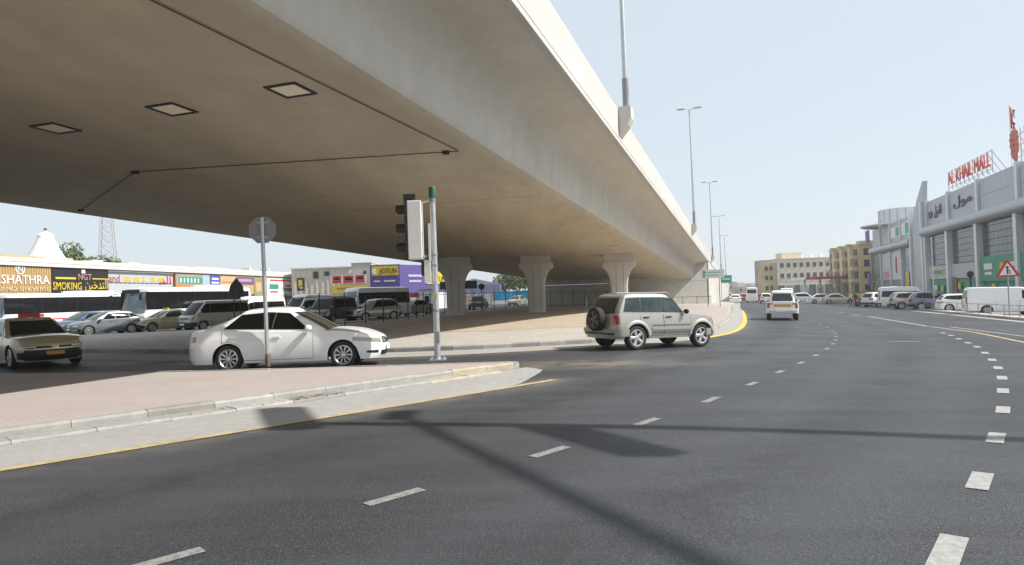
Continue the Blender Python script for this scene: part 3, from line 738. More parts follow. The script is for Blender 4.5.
def sedan_extra(front, hz=(.60, .71)):
    def f(root, patch, surf, skin, S):
        T = S['T']; zt0 = S['belt'][-1][1]
        patch('headlight', HLAMP, .50, 1.32, (hz[0]-.02, hz[1]-.055), (hz[1]-.035, hz[1]+.035), both=True, n_=14)
        if front == 'accord':
            patch('grille', mat('grille_dark', (.04, .042, .045), .35, .3), -.42, .42, (.55, .55), (.70, .70), .004)
            for z in (.58, .615, .65): patch('grille_bar', CHR, -.4, .4, (z, z), (z+.016, z+.016), .014, nz=1)
            patch('lower_intake', BLK, -.50, .50, (.27, .27), (.38, .38), .004)
            patch('fog_lamp', BLK, .62, .98, (.33, .35), (.40, .40), .006, both=True)
        else:
            patch('grille', BLK, -.78, .78, (.23, .23), (.54, .54), .012); patch('grille_bar', BLK, -.66, .66, (.585, .585), (.64, .64), .004)
            patch('side_intake', BLK, .62, 1.02, (.24, .28), (.50, .46), .005, both=True)
            patch('daytime_lamp', mat('led_white', (.8, .8, .8), .2), .46, .80, (.60, .625), (.635, .655), .014, both=True)
            patch('emblem', CHR, -.09, .09, (.58, .58), (.66, .66), .016)
        patch('tail_light', TLAMP, .42, 1.02, (.70, .74), (.86, .86), both=True, rear=True, n_=12)
        patch('bumper_seam', mat('seam', (.06, .06, .06), .8), -1.0, 1.0, (.56, .56), (.568, .568), .003, rear=True, nz=1, n_=20)
        mb = MB(); p = surf(0, .44); mb.box((p.x+.012, 0, .44), (.015, .46, .11)); mb.build('number_plate', PLATE_O if S.get('orange_plate') else WHITE, root)
        p = surf(T-.001, .7); MB().box((p.x-.012, 0, .72), (.015, .46, .11)).build('number_plate', WHITE, root)
    return f
SED_A = dict(name='sedan', L=4.93, W=1.85, H=1.475, paint=P_WHITE, belt=[(-2.465, .92), (-2.2, .99), (-1.6, .985), (-.6, .945), (.9, .90), (1.2, .90), (1.9, .83), (2.25, .745), (2.465, .66)], sill=.21, axles=(1.5, -1.3), r=.325,
    wheels=wA, gf=1.3, gr=-2.12, rf=.30, rr=-1.15, wb=.845, wt=.63, roof=[(-1.3, 1.395), (-.8, 1.45), (-.25, 1.475), (.35, 1.435)], bow=.05, gcf=.2, gcr=.16, cf=.75, cr=.6, nf=2.3, nr=2.5, mirror=(.70, .97), msize=(.17, .23, .16), glass=GLS, ws_glass=mat('screen_glass', (.05, .05, .035), .03, spec=.7),
    side_win=[((-.32, .985), (.68, .95), (.17, 1.35), (-.30, 1.385)), ((-1.42, 1.02), (-.40, .99), (-.38, 1.385), (-1.02, 1.345))],
    doors=[(-.36, .78, .27, .95, (-.12, .80)), (-1.45, -.37, .27, .97, (-1.16, .83))], extra=sedan_extra('accord'), crown=[(-2.46, .015), (-1.5, .03), (.9, .05), (1.6, .075), (2.3, .05), (2.46, .02)])
SED_B = dict(SED_A, nf=2.05, cf=.85, name='taxi', L=4.88, W=1.84, H=1.445, paint=P_TAXI, wheels=wB, r=.33, axles=(1.48, -1.34), gf=1.15, rf=.2, gr=-2.0, rr=-.95, glass=mat('screen_dark', (.02, .022, .022), .03, spec=.6), ws_glass=mat('screen_dark', (.02, .022, .022), .03, spec=.6), orange_plate=True, extra=sedan_extra('camry', (.635, .69)),
    belt=[(-2.44, .93), (-2.2, 1.0), (-1.6, 1.01), (-.6, .97), (.9, .94), (1.15, .93), (1.9, .85), (2.2, .76), (2.44, .66)])
HATCH = dict(SED_A, name='hatchback', L=4.2, W=1.76, H=1.5, paint=P_GREY, belt=[(-2.1, .95), (-1.9, 1.02), (-1.2, 1.0), (.7, .95), (1.0, .93), (1.6, .86), (1.9, .78), (2.1, .68)], axles=(1.25, -1.3), gf=1.1, rf=.15, gr=-2.0, rr=-1.6, roof=[(-1.8, 1.42), (-1, 1.49), (-.2, 1.5), (.3, 1.46)], mirror=(.6, .98), cf=.6, cr=.4,
    side_win=[((-.32, 1.03), (.50, 1.0), (.06, 1.37), (-.30, 1.40)), ((-1.22, 1.05), (-.40, 1.03), (-.38, 1.40), (-1.15, 1.37)), ((-1.72, 1.12), (-1.28, 1.06), (-1.2, 1.36), (-1.45, 1.33))], doors=[(-.36, .7, .27, .99, (-.1, .86)), (-1.35, -.37, .27, 1.0, (-1.1, .88))], extra=sedan_extra('camry', (.66, .76)))
def suv_extra(root, patch, surf, skin, S):
    T = S['T']; H = S['H']
    TRIM = mat('grey_cladding', (.34, .335, .31), .5, .2)
    patch('headlight', HLAMP, .45, 1.1, (.70, .70), (.86, .85), both=True); patch('grille', BLK, -.42, .42, (.70, .70), (.83, .83), .005)
    patch('bumper', TRIM, -1.25, 1.25, (.36, .36), (.56, .56), .03, n_=20)
    patch('rear_bumper', TRIM, -1.2, 1.2, (.40, .40), (.60, .60), .04, rear=True, n_=22)
    patch('rear_bumper_strip', BLK, -.75, .75, (.44, .44), (.50, .50), .046, rear=True, nz=1)
    patch('tail_light', TLAMP, .64, .90, (.74, .74), (1.0, 1.0), .012, both=True, rear=True)
    patch('tail_lens', ORNG, .66, .88, (.66, .66), (.735, .735), .012, both=True, rear=True)
    hw = S['W']/2
    for s_ in (1, -1):
        for z, h, m in ((.60, .075, TRIM), (.70, .014, mat('seam', (.06, .06, .06), .8)), (.50, .014, mat('seam', (.06, .06, .06), .8))):
            MB().box((.02, s_*(hw+.004), z), (1.42, .03, h)).build('side_moulding', m, root)
        for xa in S['axles']:
            ar = S['r']+.075; P = []
            for k in range(15):
                a = math.pi*(.04+.92*k/14); P.append([(xa+rd*math.cos(a), s_*(hw+e), S['r']+rd*math.sin(a)) for rd, e in ((ar-.02, -.02), (ar, .02), (ar+.07, .016), (ar+.09, -.01))])
            MB().quadgrid(P).build('arch_flare', TRIM, root, 60)
        MB().box((-1.72 if s_ > 0 else -1.72, s_*.6, .42), (.2, .3, .1)).build('tow_step', BLK, root)
        MB().tube([(-.95, s_*.60, 1.60), (-.9, s_*.60, 1.635), (.05, s_*.60, 1.64), (.12, s_*.60, 1.595)], .016, 6).build('roof_rail', GREY, root)
    x = surf(T-.001, .85).x
    sp = link('spare_wheel', S['wheels'][1], root, (x-.13, -.10, .88), (0, 0, R(90))); link('tyre', S['wheels'][0], sp); link('rim', mat_swap(S['wheels'][2], mat('spare_rim', (.15, .13, .10), .5, .5)), sp)
    p = surf(T-.001, .58); MB().box((p.x-.055, .42, .56), (.015, .46, .11)).build('number_plate', mat('plate_yellowed', (.55, .47, .3), .5), root)
    MB().tube([(-1.82, .84, .95), (-1.84, .86, 1.5)], .006, 5).build('antenna', GALV, root)
def mat_swap(me, m):
    c = me.copy(); c.materials.clear(); c.materials.append(m); return c
SUV = dict(name='off_road_car', L=4.02, W=1.70, H=1.61, paint=P_SILVER, belt=[(-2.01, 1.0), (-1.8, 1.02), (-.6, 1.02), (.6, 1.0), (.8, .99), (1.4, .945), (1.8, .87), (2.01, .78)], sill=.32, axles=(1.18, -1.23), r=.345, arch=.42, wheels=wC, ww=.22, track=.845, gf=.90, gr=-1.94, rf=.16, rr=-1.62, wb=.79, wt=.64,
    roof=[(-1.9, 1.55), (-1.2, 1.61), (-.3, 1.61), (.3, 1.575)], bow=.03, gcf=.17, gcr=.08, cf=.62, cr=.26, nf=2.2, nr=3.0, mirror=(.52, 1.06), mirror_paint=BLK, msize=(.12, .19, .15), glass=mat('suv_glass', (.012, .026, .026), .03, spec=.4, noise2=(3.2, .6, (.10, .135, .12))), rw_glass=mat('suv_rear_glass', (.03, .032, .022), .04, spec=.7), rwv=(.1, .9), rws=.8,
    rin=.1, iy=[(.25, .06), (.42, .02), (.6, 0), (.75, .005), (.93, .035), (1.05, .07)], fx=[(.2, -.1), (.4, 0), (.55, 0), (.75, -.07), (.95, -.2)], rx=[(.2, -.05), (.45, 0), (1.05, -.02)],
    side_win=[((-.22, 1.07), (.50, 1.055), (.19, 1.46), (-.20, 1.50)), ((-.98, 1.08), (-.30, 1.07), (-.28, 1.50), (-.98, 1.50)), ((-1.66, 1.10), (-1.06, 1.08), (-1.06, 1.50), (-1.50, 1.48))],
    doors=[(-.26, .74, .40, 1.0, (-.08, .93), BLK), (-1.1, -.27, .40, 1.0, (-.9, .93), BLK)], extra=suv_extra)
def cross_extra(root, patch, surf, skin, S):
    patch('headlight', HLAMP, .5, 1.15, (.72, .74), (.84, .88), both=True); patch('grille', BLK, -.45, .45, (.58, .58), (.84, .84), .005)
    patch('bumper', BLK, -1.3, 1.3, (.3, .3), (.46, .46), .01, n_=20); patch('rear_bumper', BLK, -1.2, 1.2, (.36, .36), (.56, .56), .012, rear=True, n_=20)
    patch('tail_light', TLAMP, .5, 1.0, (.86, .88), (1.03, 1.0), .01, both=True, rear=True)
    p = surf(S['T']-.001, .8); MB().box((p.x-.02, 0, .78), (.015, .5, .12)).build('number_plate', WHITE, root)
CROSS = dict(SUV, name='crossover', L=4.6, W=1.85, H=1.7, paint=P_PURP, belt=[(-2.3, 1.02), (-2.05, 1.08), (-.6, 1.05), (.7, 1.0), (1.1, .98), (1.7, .92), (2.1, .84), (2.3, .74)], axles=(1.4, -1.3), track=.91, gf=1.1, gr=-2.2, rf=.25, rr=-1.75, wb=.83, wt=.64, roof=[(-2.1, 1.60), (-1.2, 1.69), (-.2, 1.7), (.4, 1.65)], cf=.6, cr=.45, nf=2.4, nr=2.8, mirror=(.65, 1.04), glass=GLS, rw_glass=GLS,
    side_win=[((-.3, 1.10), (.60, 1.06), (.16, 1.54), (-.28, 1.58)), ((-1.2, 1.12), (-.38, 1.10), (-.36, 1.58), (-1.15, 1.57)), ((-1.8, 1.18), (-1.28, 1.13), (-1.22, 1.56), (-1.55, 1.53))], doors=[(-.34, .75, .36, 1.03, (-.1, .92)), (-1.3, -.35, .36, 1.05, (-1.1, .94))], extra=cross_extra)
def van_extra(root, patch, surf, skin, S):
    patch('headlight', HLAMP, .52, .98, (.74, .74), (.92, .95), both=True); patch('grille', mat('van_grille', (.10, .10, .10), .4), -.48, .48, (.76, .76), (.90, .90), .006)
    patch('bumper', S.get('bump', BLK), -1.15, 1.15, (.30, .30), (.58, .58), .02, n_=20)
    patch('tail_light', TLAMP, .68, .84, (.80, .80), (1.25, 1.25), .012, both=True, rear=True)
    patch('rear_bumper', S.get('bump', BLK), -1.0, 1.0, (.34, .34), (.54, .54), .03, rear=True, n_=18)
    p = surf(0, .45); MB().box((p.x+.03, 0, .46), (.015, .5, .12)).build('number_plate', WHITE, root)
    p = surf(S['T']-.001, .7); MB().box((p.x-.02, .2, .72), (.015, .5, .12)).build('number_plate', WHITE, root)
VAN = dict(name='van', L=4.85, W=1.70, H=1.98, paint=P_SILVER, belt=[(-2.42, 1.12), (-1, 1.12), (1.2, 1.12), (1.7, 1.09), (2.1, 1.02), (2.42, .92)], sill=.27, axles=(1.45, -1.12), r=.33, arch=.39, wheels=wV, track=.83, gf=2.12, gr=-2.38, rf=1.28, rr=-2.25, wb=.815, wt=.70, roof=[(-2.4, 1.95), (-1, 1.98), (1, 1.98), (1.5, 1.92)], bow=.03, gcf=.16, gcr=.05, cf=.5, cr=.2, nf=2.5, nr=3.6, mirror=(1.75, 1.2), msize=(.14, .2, .24), glass=GLS, rwv=(.08, .8), rws=.82,
    iy=[(.2, .03), (.4, .008), (.7, 0), (.95, .005), (1.12, .03)], fx=[(.2, -.05), (.4, 0), (.7, -.03), (1.0, -.14)], rx=[(.2, -.03), (.5, 0), (1.1, -.01)],
    side_win=[((.98, 1.17), (1.78, 1.17), (1.22, 1.75), (.98, 1.78)), ((-.62, 1.17), (.86, 1.17), (.86, 1.78), (-.62, 1.78)), ((-2.2, 1.17), (-.72, 1.17), (-.72, 1.78), (-2.1, 1.78))], doors=[(.84, 1.7, .42, 1.10, (1.0, .98)), (-.55, .8, .36, 1.10, (.62, .98))], extra=van_extra)
CARGO = dict(VAN, paint=P_WHITE, side_win=[((.98, 1.17), (1.78, 1.17), (1.22, 1.75), (.98, 1.78))], bump=P_WHITE)
HIVAN = dict(VAN, name='high_roof_van', L=5.3, H=2.28, paint=P_WHITE, gr=-2.6, rr=-2.48, roof=[(-2.6, 2.2), (-1, 2.28), (.8, 2.28), (1.2, 2.16), (1.6, 1.98)], belt=[(-2.65, 1.12), (-1, 1.12), (1.2, 1.12), (1.7, 1.09), (2.2, 1.02), (2.65, .92)], gf=2.3, axles=(1.6, -1.25), side_win=[((.98, 1.17), (1.9, 1.17), (1.32, 1.75), (.98, 1.78)), ((-.62, 1.17), (.86, 1.17), (.86, 1.82), (-.62, 1.82)), ((-2.4, 1.17), (-.72, 1.17), (-.72, 1.82), (-2.3, 1.82))])
def pick_extra(root, patch, surf, skin, S):
    patch('headlight', HLAMP, .5, 1.05, (.72, .74), (.88, .9), both=True); patch('grille', BLK, -.45, .45, (.66, .66), (.88, .88), .006)
    patch('tail_light', TLAMP, .71, .86, (.74, .74), (1.04, 1.04), .014, both=True, rear=True); patch('bumper', P_WHITE, -1.2, 1.2, (.38, .38), (.58, .58), .02, n_=18)
    x = surf(S['T']-.001, .55).x
    MB().box((x-.06, 0, .53), (.12, 1.5, .13)).build('rear_bumper', mat('bumper_white', (.6, .6, .58), .5), root); MB().box((x-.125, .1, .56), (.012, .5, .12)).build('number_plate', WHITE, root)
    # hollow load bed: dark floor and inner walls seen over the tailgate
    MB().box((-1.72, 0, 1.062), (1.3, 1.36, .01)).build('bed_floor', BLK, root)
    Y = mat('reflective_orange', (.62, .34, .08), .5)
    patch('reflective_strip', Y, -.48, .48, (.80, .80), (.96, .96), .01, rear=True)
    patch('reflective_strip', Y, .54, .72, (.93, .93), (1.05, 1.05), .012, both=True, rear=True)
    for s_ in (1, -1):
        MB().tube([(-.95, s_*.62, 1.06), (-.9, s_*.58, 1.62)], .025, 6).build('roll_bar', GALV, root)
    MB().bar((-.9, -.58, 1.62), (-.9, .58, 1.62), .05).build('roll_bar', GALV, root)
    MB().tube([(1.3, .55, 1.0), (1.3, .55, 1.9)], .008, 4).build('antenna', BLK, root)
PICK = dict(name='pickup_truck', L=5.2, W=1.80, H=1.78, paint=P_WHITE, belt=[(-2.6, 1.08), (-1, 1.08), (-.4, 1.08), (.9, 1.05), (1.2, 1.03), (1.9, .98), (2.3, .9), (2.6, .8)], sill=.42, axles=(1.6, -1.45), r=.37, arch=.45, wheels=wheel_meshes(.37, .24, 6, (.04, .06)), ww=.24, track=.89, gf=1.15, gr=-.92, rf=.45, rr=-.74, wb=.75, wt=.60, roof=[(-.9, 1.72), (-.2, 1.78), (.3, 1.77), (.5, 1.72)], bow=.02, cf=.5, cr=.2, nf=2.5, nr=4, mirror=(.8, 1.12), msize=(.1, .16, .15), glass=GLS, rw_glass=mat('pickup_rear_glass', (.015, .02, .02), .03, spec=.7), rwv=(.1, .88), rws=.82, crown=[(-2.6, .0), (-.9, .0), (.9, .03), (1.8, .06), (2.6, .02)],
    iy=[(.3, .03), (.5, .005), (.8, 0), (1.08, .03)], fx=[(.3, -.05), (.5, 0), (.9, -.1)], rx=[(.3, 0), (1.1, -.01)],
    side_win=[((-.1, 1.13), (.75, 1.12), (.38, 1.62), (-.1, 1.66)), ((-.75, 1.14), (-.18, 1.13), (-.18, 1.66), (-.66, 1.63))], doors=[(-.14, .9, .5, 1.06, (.06, .96)), (-.85, -.16, .5, 1.06, (-.7, .96))], extra=pick_extra)
def bus_extra(root, patch, surf, skin, S):
    L = S['L']; hw = S['W']/2; RED = paint('bus_red', (.55, .015, .02))
    BW = mat('bus_window', (.010, .010, .011), .05, spec=.5)
    for s_ in (1, -1):
        # red swoosh near both ends of the flanks
        for (xa, xb, za, zb) in ((-L/2+.1, -L/2+4.5, .95, 1.5), (L/2-3.6, L/2-.35, .5, 1.46)):
            P = [[(lerp(xa, xb, i/10), s_*(hw+.008), lerp(za, lerp(za, zb, math.sin(math.pi/2*(1-i/10))), j)) for j in (0, 1)] for i in range(11)]
            MB().quadgrid(P).build('red_swoosh', RED, root)
        MB().box((0, s_*(hw+.004), .98), (L-1.4, .01, .1)).build('red_stripe', RED, root)
        for k in range(4): MB().box((-L/2+2+k*2.3, s_*(hw+.003), .62), (1.9, .012, .5)).build('locker_door', P_WHITE, root)
        MB().bar((L/2-.1, s_*hw*.96, 2.72), (L/2+.28, s_*(hw+.12), 2.66), .05, .05).build('mirror_arm', BLK, root); MB().box((L/2+.3, s_*(hw+.14), 2.42), (.1, .2, .4)).build('mirror', BLK, root)
    rack = MB(); P = [(-L/2+1.2, -.8), (-L/2+5.2, -.8), (-L/2+5.6, 0), (-L/2+5.2, .8), (-L/2+1.2, .8)]; rack.prism(P, S['H']-.02, S['H']+.22); rack.build('roof_unit', P_WHITE, root)
    patch('bumper', RED, -1.6, 1.6, (.40, .40), (.8, .8), .01, n_=20); patch('headlight', HLAMP, .7, 1.15, (.82, .82), (1.0, 1.02), .012, both=True)
    patch('tail_light', TLAMP, .95, 1.2, (.9, .9), (1.5, 1.5), .012, both=True, rear=True)
    p = MB(); p.box((L/2-.16, 0, S['H']-.28), (.06, 1.6, .26)); p.build('destination_board', BLK, root)
BUSW = 12.
def bus_windows(n, L, z0, z1, x0=None, x1=None):
    a = -L/2+.5 if x0 is None else x0; b = L/2-.35 if x1 is None else x1; d = (b-a)/n
    return [((a+i*d+.004, z0), (a+(i+1)*d-.004, z0), (a+(i+1)*d-.004, z1), (a+i*d+.004, z1)) for i in range(n)]
BUS = dict(name='coach', L=12., W=2.5, H=3.15, paint=P_WHITE, belt=[(-6, 1.35), (5.0, 1.35), (6, 1.15)], sill=.32, axles=(3.5, -2.6), r=.50, arch=.58, wheels=wK, ww=.26, track=1.22, gf=5.9, gr=-5.93, rf=5.45, rr=-5.8, wb=1.215, wt=1.16, roof=[(-6, 3.1), (-5, 3.15), (5, 3.15), (6, 3.08)], bow=.04, gcf=.25, gcr=.1, cf=.6, cr=.25, nf=2.8, nr=3.6, rin=.12, iy=[(.2, .02), (.5, 0), (1.4, .012)], fx=[(.2, -.05), (.6, 0), (1.35, -.06)], rx=[(.2, 0), (1.4, -.02)],
    side_win=bus_windows(7, 12, 1.5, 2.82)[::-1], wsv=(.03, .86), wss=.9, rwv=(.35, .8), ws_glass=mat('bus_screen', (.16, .20, .21), .03, spec=.8), glass=mat('bus_window', (.010, .010, .011), .05, spec=.5), extra=bus_extra, rcrown=.06)
def mini_extra(root, patch, surf, skin, S):
    patch('headlight', HLAMP, .6, 1.0, (.66, .66), (.85, .87), .01, both=True); patch('grille', BLK, -.5, .5, (.66, .66), (.84, .84), .006); patch('bumper', P_WHITE, -1.3, 1.3, (.36, .36), (.6, .6), .02, n_=18)
    p = surf(0, .46); MB().box((p.x+.03, 0, .48), (.015, .5, .12)).build('number_plate', WHITE, root)
MINI = dict(BUS, name='minibus', L=7.0, W=2.05, H=2.75, paint=P_WHITE, belt=[(-3.5, 1.2), (2.6, 1.2), (3.5, 1.02)], axles=(2.1, -1.7), r=.40, arch=.47, wheels=wheel_meshes(.40, .22, 6, (.05, .07), mat('steel_rim', (.42, .42, .42), .5, .5)), track=1.0, gf=3.4, gr=-3.45, rf=2.9, rr=-3.3, wb=.99, wt=.92, roof=[(-3.5, 2.65), (-3, 2.75), (2.4, 2.75), (3.2, 2.62)], side_win=bus_windows(5, 7, 1.32, 2.3, -3.2, 2.75)[::-1], extra=mini_extra, rcrown=.05)
PROTO = {}; PCUR = {}
def vehicle(S, key, label, cat, px, py=None, Y=None, th=0., paint_=None, group=None, pos=None):
    """stand a vehicle on the ground: pos, or the ground point of a pixel column px at depth Y"""
    if pos is None:
        P = at(px, 300, Y); pos = (P[0], P[1])
    x, y = pos
    if key not in PROTO: PROTO[key] = make_car(S); o = PROTO[key]
    else: o = copy_tree(PROTO[key])
    dx = .03 if 3 < x < 46 else 0
    o.rotation_euler = Matrix.Rotation(R(th), 4, 'Z').to_euler(); 
    if dx: o.rotation_euler = (Matrix.Rotation(.03, 4, 'Y') @ Matrix.Rotation(R(th), 4, 'Z')).to_euler()
    o.location = (x, y, gz(x)+.002)
    if S is SED_A and label.startswith('white four-door'): o.scale = (.985, 1.0, 1.035)
    if S['name'] in ('coach', 'minibus') : pass
    tag(o, label, cat, group)
    if paint_ is None: paint_ = S['paint']
    if PCUR.get(key, S['paint'].name) != paint_.name or o is not PROTO[key]:
        base = PCUR.get(key, S['paint'].name)
        if o is PROTO[key]: PCUR[key] = paint_.name
        for c in [o]+list(o.children_recursive):
            for s_ in c.material_slots:
                if s_.material and s_.material.name == base: s_.link = 'OBJECT'; s_.material = paint_
    return o
def taxi_sign(o, red=True):
    s = MB(); s.prism([(-.06, -.28), (.06, -.28), (.06, .28), (-.06, .28)], 1.46, 1.60); s.build('taxi_sign', mat('taxi_sign_red', (.5, .02, .02), .4) if red else mat('taxi_sign_green', (.35, .5, .05), .4), o)
# --- nearest ones
vehicle(SED_A, 'accord', 'white four-door sedan with blackened windows behind the stop sign pole', 'car', 0, pos=(-5.68, 17.5), th=2)
vehicle(SUV, 'suv', 'silver off-road car with spare wheel on its back, turning onto the main road', 'car', 0, pos=(4.22, 20.8), th=27)
tx = vehicle(SED_B, 'camry', 'cream taxi with red roof sign facing us at the left edge, in bridge shade', 'taxi', 0, pos=(-15.3, 21.6), th=-40); taxi_sign(tx)
vehicle(PICK, 'pick', 'white pickup truck with orange reflective tailgate driving away along the road', 'pickup truck', 0, pos=(16.9, 43.0), th=69)
# --- left lot
GL = 'vehicles in the lot beyond the overpass'
vehicle(HATCH, 'hatch', 'dark blue hatchback half hidden behind the near taxi', 'car', 82, Y=47, th=-112, paint_=P_BLUE, group=GL)
vehicle(HATCH, 'hatch', 'grey hatchback in front of the gap between the two coaches', 'car', 104, Y=44.5, th=-128, paint_=P_GREY, group=GL)
t2 = vehicle(SED_B, 'camry', 'cream taxi with green roof sign in front of the second coach', 'taxi', 166, Y=47.5, th=-124, group=GL)
for c in list(t2.children):
    if c.name.startswith('taxi_sign'): bpy.data.objects.remove(c)
taxi_sign(t2, False)
vehicle(VAN, 'van', 'silver van with dark windows left of the white sedan roof', 'van', 214, Y=47, th=-120, paint_=P_SILVER, group=GL)
vehicle(HIVAN, 'hivan', 'white high-roof van behind the silver van', 'van', 256, Y=57, th=-118, group=GL)
vehicle(BUS, 'bus', 'white coach with red swoosh behind the near taxi, at the left edge', 'bus', 0, pos=(-39.8, 60.0), th=-108+0, group=GL)
vehicle(BUS, 'bus', 'white and red coach with pale windscreen beside the grey hatchback', 'bus', 0, pos=(-26.2, 55.7), th=-108, group=GL)
vehicle(HIVAN, 'hivan', 'pale van with bluish windscreen behind the iron fence, left of the taupe van', 'van', 308, Y=58, th=-112, group=GL)
vehicle(VAN, 'van', 'taupe van behind the iron fence, right above the white sedan bonnet', 'van', 333, Y=53, th=-105, paint_=P_TAUPE, group=GL)
vehicle(MINI, 'mini', 'white minibus with dark side windows behind the iron fence', 'minibus', 376, Y=62, th=-128, group=GL)
vehicle(CROSS, 'cross', 'silver car parked before the minibus, behind the iron fence', 'car', 373, Y=54, th=-132, paint_=P_SILVER, group=GL)
vehicle(SED_A, 'accord', 'silver sedan behind the iron fence, left of the traffic signal pole', 'car', 412, Y=66, th=-128, paint_=P_SILVER, group=GL)
vehicle(CROSS, 'cross', 'dark car seen between the two left-hand piers', 'car', 478, Y=88, th=-100, paint_=P_DARK, group=GL)
vehicle(SED_A, 'accord', 'pale car seen between the piers before the blue hoarding', 'car', 517, Y=108, th=-110, paint_=P_BEIGE, group=GL)
# --- far traffic on the road
GF = 'traffic far along the road'
vehicle(MINI, 'mini', 'white minibus far along the road, seen from behind', 'minibus', 752, Y=128, th=70, group=GF)
vehicle(SED_A, 'accord', 'white car far along the road beside the ramp', 'car', 735.5, Y=118, th=71, group=GF)
vehicle(HATCH, 'hatch', 'red car just left of the far minibus', 'car', 744.3, Y=150, th=71, paint_=P_RED, group=GF)
vehicle(HATCH, 'hatch', 'red car just right of the far minibus', 'car', 760.5, Y=142, th=71, paint_=P_RED, group=GF)
vehicle(CROSS, 'cross', 'white car just left of the pickup, farther along the road', 'car', 766, Y=112, th=70, paint_=P_WHITE, group=GF)
vehicle(HIVAN, 'hivan', 'white van straight ahead of the pickup, its roof showing above the cab', 'van', 787, Y=88, th=66, group=GF)
# --- right-hand lot
GR = 'vehicles parked before the mall'
rr_ = -18.6
vehicle(CARGO, 'cargo', 'white panel van beside the warning triangle at the right edge', 'van', 1002, Y=49.5, th=rr_-4, group=GR)
vehicle(HATCH, 'hatch', 'white hatchback with its tail beside the panel van', 'car', 964, Y=57, th=rr_, paint_=P_WHITE, group=GR)
vehicle(CROSS, 'cross', 'slate grey crossover between the white hatchback and the beige car', 'car', 935, Y=62.5, th=rr_, paint_=P_PURP, group=GR)
vehicle(CROSS, 'cross', 'beige car between the crossover and the white passenger van', 'car', 913.5, Y=67, th=rr_+4, paint_=P_BEIGE, group=GR)
vehicle(HIVAN, 'hivan', 'white passenger van with high roof parked before the mall', 'van', 905, Y=73, th=rr_, group=GR)
vehicle(CROSS, 'cross', 'white off-roader left of the passenger van', 'car', 881, Y=78, th=rr_+36, paint_=P_WHITE, group=GR)
vehicle(HATCH, 'hatch', 'red hatchback next to the two workers', 'car', 870, Y=83, th=rr_+42, paint_=P_RED, group=GR)
vehicle(SED_A, 'accord', 'white sedan parked left of the workers, nearest of its row', 'car', 838, Y=100, th=rr_, paint_=P_BEIGE, group=GR)
vehicle(SED_A, 'accord', 'white sedan in the middle of the row left of the workers', 'car', 823, Y=106, th=rr_, group=GR)
vehicle(CROSS, 'cross', 'white car at the far end of the row, right of the pickup', 'car', 806, Y=112, th=rr_, paint_=P_WHITE, group=GR)
vehicle(CROSS, 'cross', 'dark car behind the passenger van before the mall', 'car', 893, Y=88, th=rr_, paint_=P_DARK, group=GR)
# ================================================================== ISLAND FURNITURE
GREEN = mat('signal_green', (.015, .10, .055), .45)
SGW = mat('signal_backplate', (.74, .72, .66), .5, noise=(3, .06))
def onisl(x, y): return (x, y, gz(x)+.14)
# traffic signal: seen from behind, its three lamps look left
px_, py_ = -1.86, 16.55
ts = empty('traffic_signal', onisl(px_, py_), label='grey traffic signal pole with green cap, lamp head seen from behind', cat='traffic signal')
MB().tube([(0, 0, .02), (0, 0, 3.95)], [.078, .068], 14).build('pole', GALV, ts, 40)
MB().lathe([(.001, 4.2), (.08, 4.2), (.09, 4.17), (.09, 3.93), (.001, 3.93)], 16).build('pole_cap', GREEN, ts, 40)
MB().prism([(-.2, -.2), (.2, -.2), (.2, .2), (-.2, .2)], 0, .03).build('base_plate', GALV, ts)
for sx in (-1, 1):
    for sy in (-1, 1): MB().lathe([(.001, .075), (.022, .075), (.022, .03)], 6, c=(sx*.15, sy*.15, 0)).build('bolt', GALV, ts)
hd = MB().box((-.44, .02, 3.16), (.34, .36, 1.42)).build('signal_head', SGW, ts)
bv = hd.modifiers.new('b', 'BEVEL'); bv.width = .02; bv.segments = 2
MB().box((-.645, .02, 3.2), (.06, .40, 1.52)).build('backboard', BLK, ts)
for k, c in enumerate(((.35, .02, .02), (.4, .22, .01), (.02, .22, .1))):
    z = 3.64-k*.46
    P = []
    for i in range(13):
        a = R(-20+220*i/12); P.append([(-.67-.22*j, .02+.15*math.cos(a), z+.15*math.sin(a)) for j in (0, 1)])
    v = MB().quadgrid(P).build('visor', BLK, ts, 60)
    MB().lathe([(.001, -.68), (.13, -.676)], 16, 'x', (0, .02, z)).build('lens', mat('lens%d' % k, c, .2), v, 60)
MB().box((-.55, .02, 3.97), (.28, .3, .12)).build('detector', BLK, ts)
for z in (3.87, 2.55):
    MB().tube([(-.28, 0, z-.05), (-.1, 0, z), (0, 0, z)], .025, 8).build('bracket', SGW, ts)
MB().box((-.09, -.13, 2.85), (.05, .05, .9)).build('cable_duct', SGW, ts)
MB().box((-.16, -.05, 2.15), (.15, .18, .55)).build('crossing_signal', SGW, ts); MB().box((-.27, -.03, 2.22), (.08, .16, .34)).build('repeater', BLK, ts)
MB().tube([(-.16, -.05, 2.42), (-.16, -.05, 2.7)], .02, 6).build('bracket', BLK, ts)
for z in (3.87, 2.55, 2.3, 1.2): MB().lathe([(.074, z-.03), (.084, z-.025), (.084, z+.025), (.074, z+.03)], 14).build('clamp', mat('clamp_steel', (.3, .3, .3), .5, .6), ts, 40)
MB().tube([(-.3, .1, 2.45), (-.22, .12, 2.2), (-.1, .09, 2.32), (-.05, .06, 2.5)], .012, 6).build('cable', BLK, ts, 60)
MB().box((-.0, -.08, 1.55), (.09, .012, .13)).build('number_tag', mat('tag_yellow', (.5, .4, .1), .6), ts); MB().box((.02, -.079, .55), (.085, .012, .28)).build('service_door', mat('clamp_steel', (.3, .3, .3), .5, .6), ts)
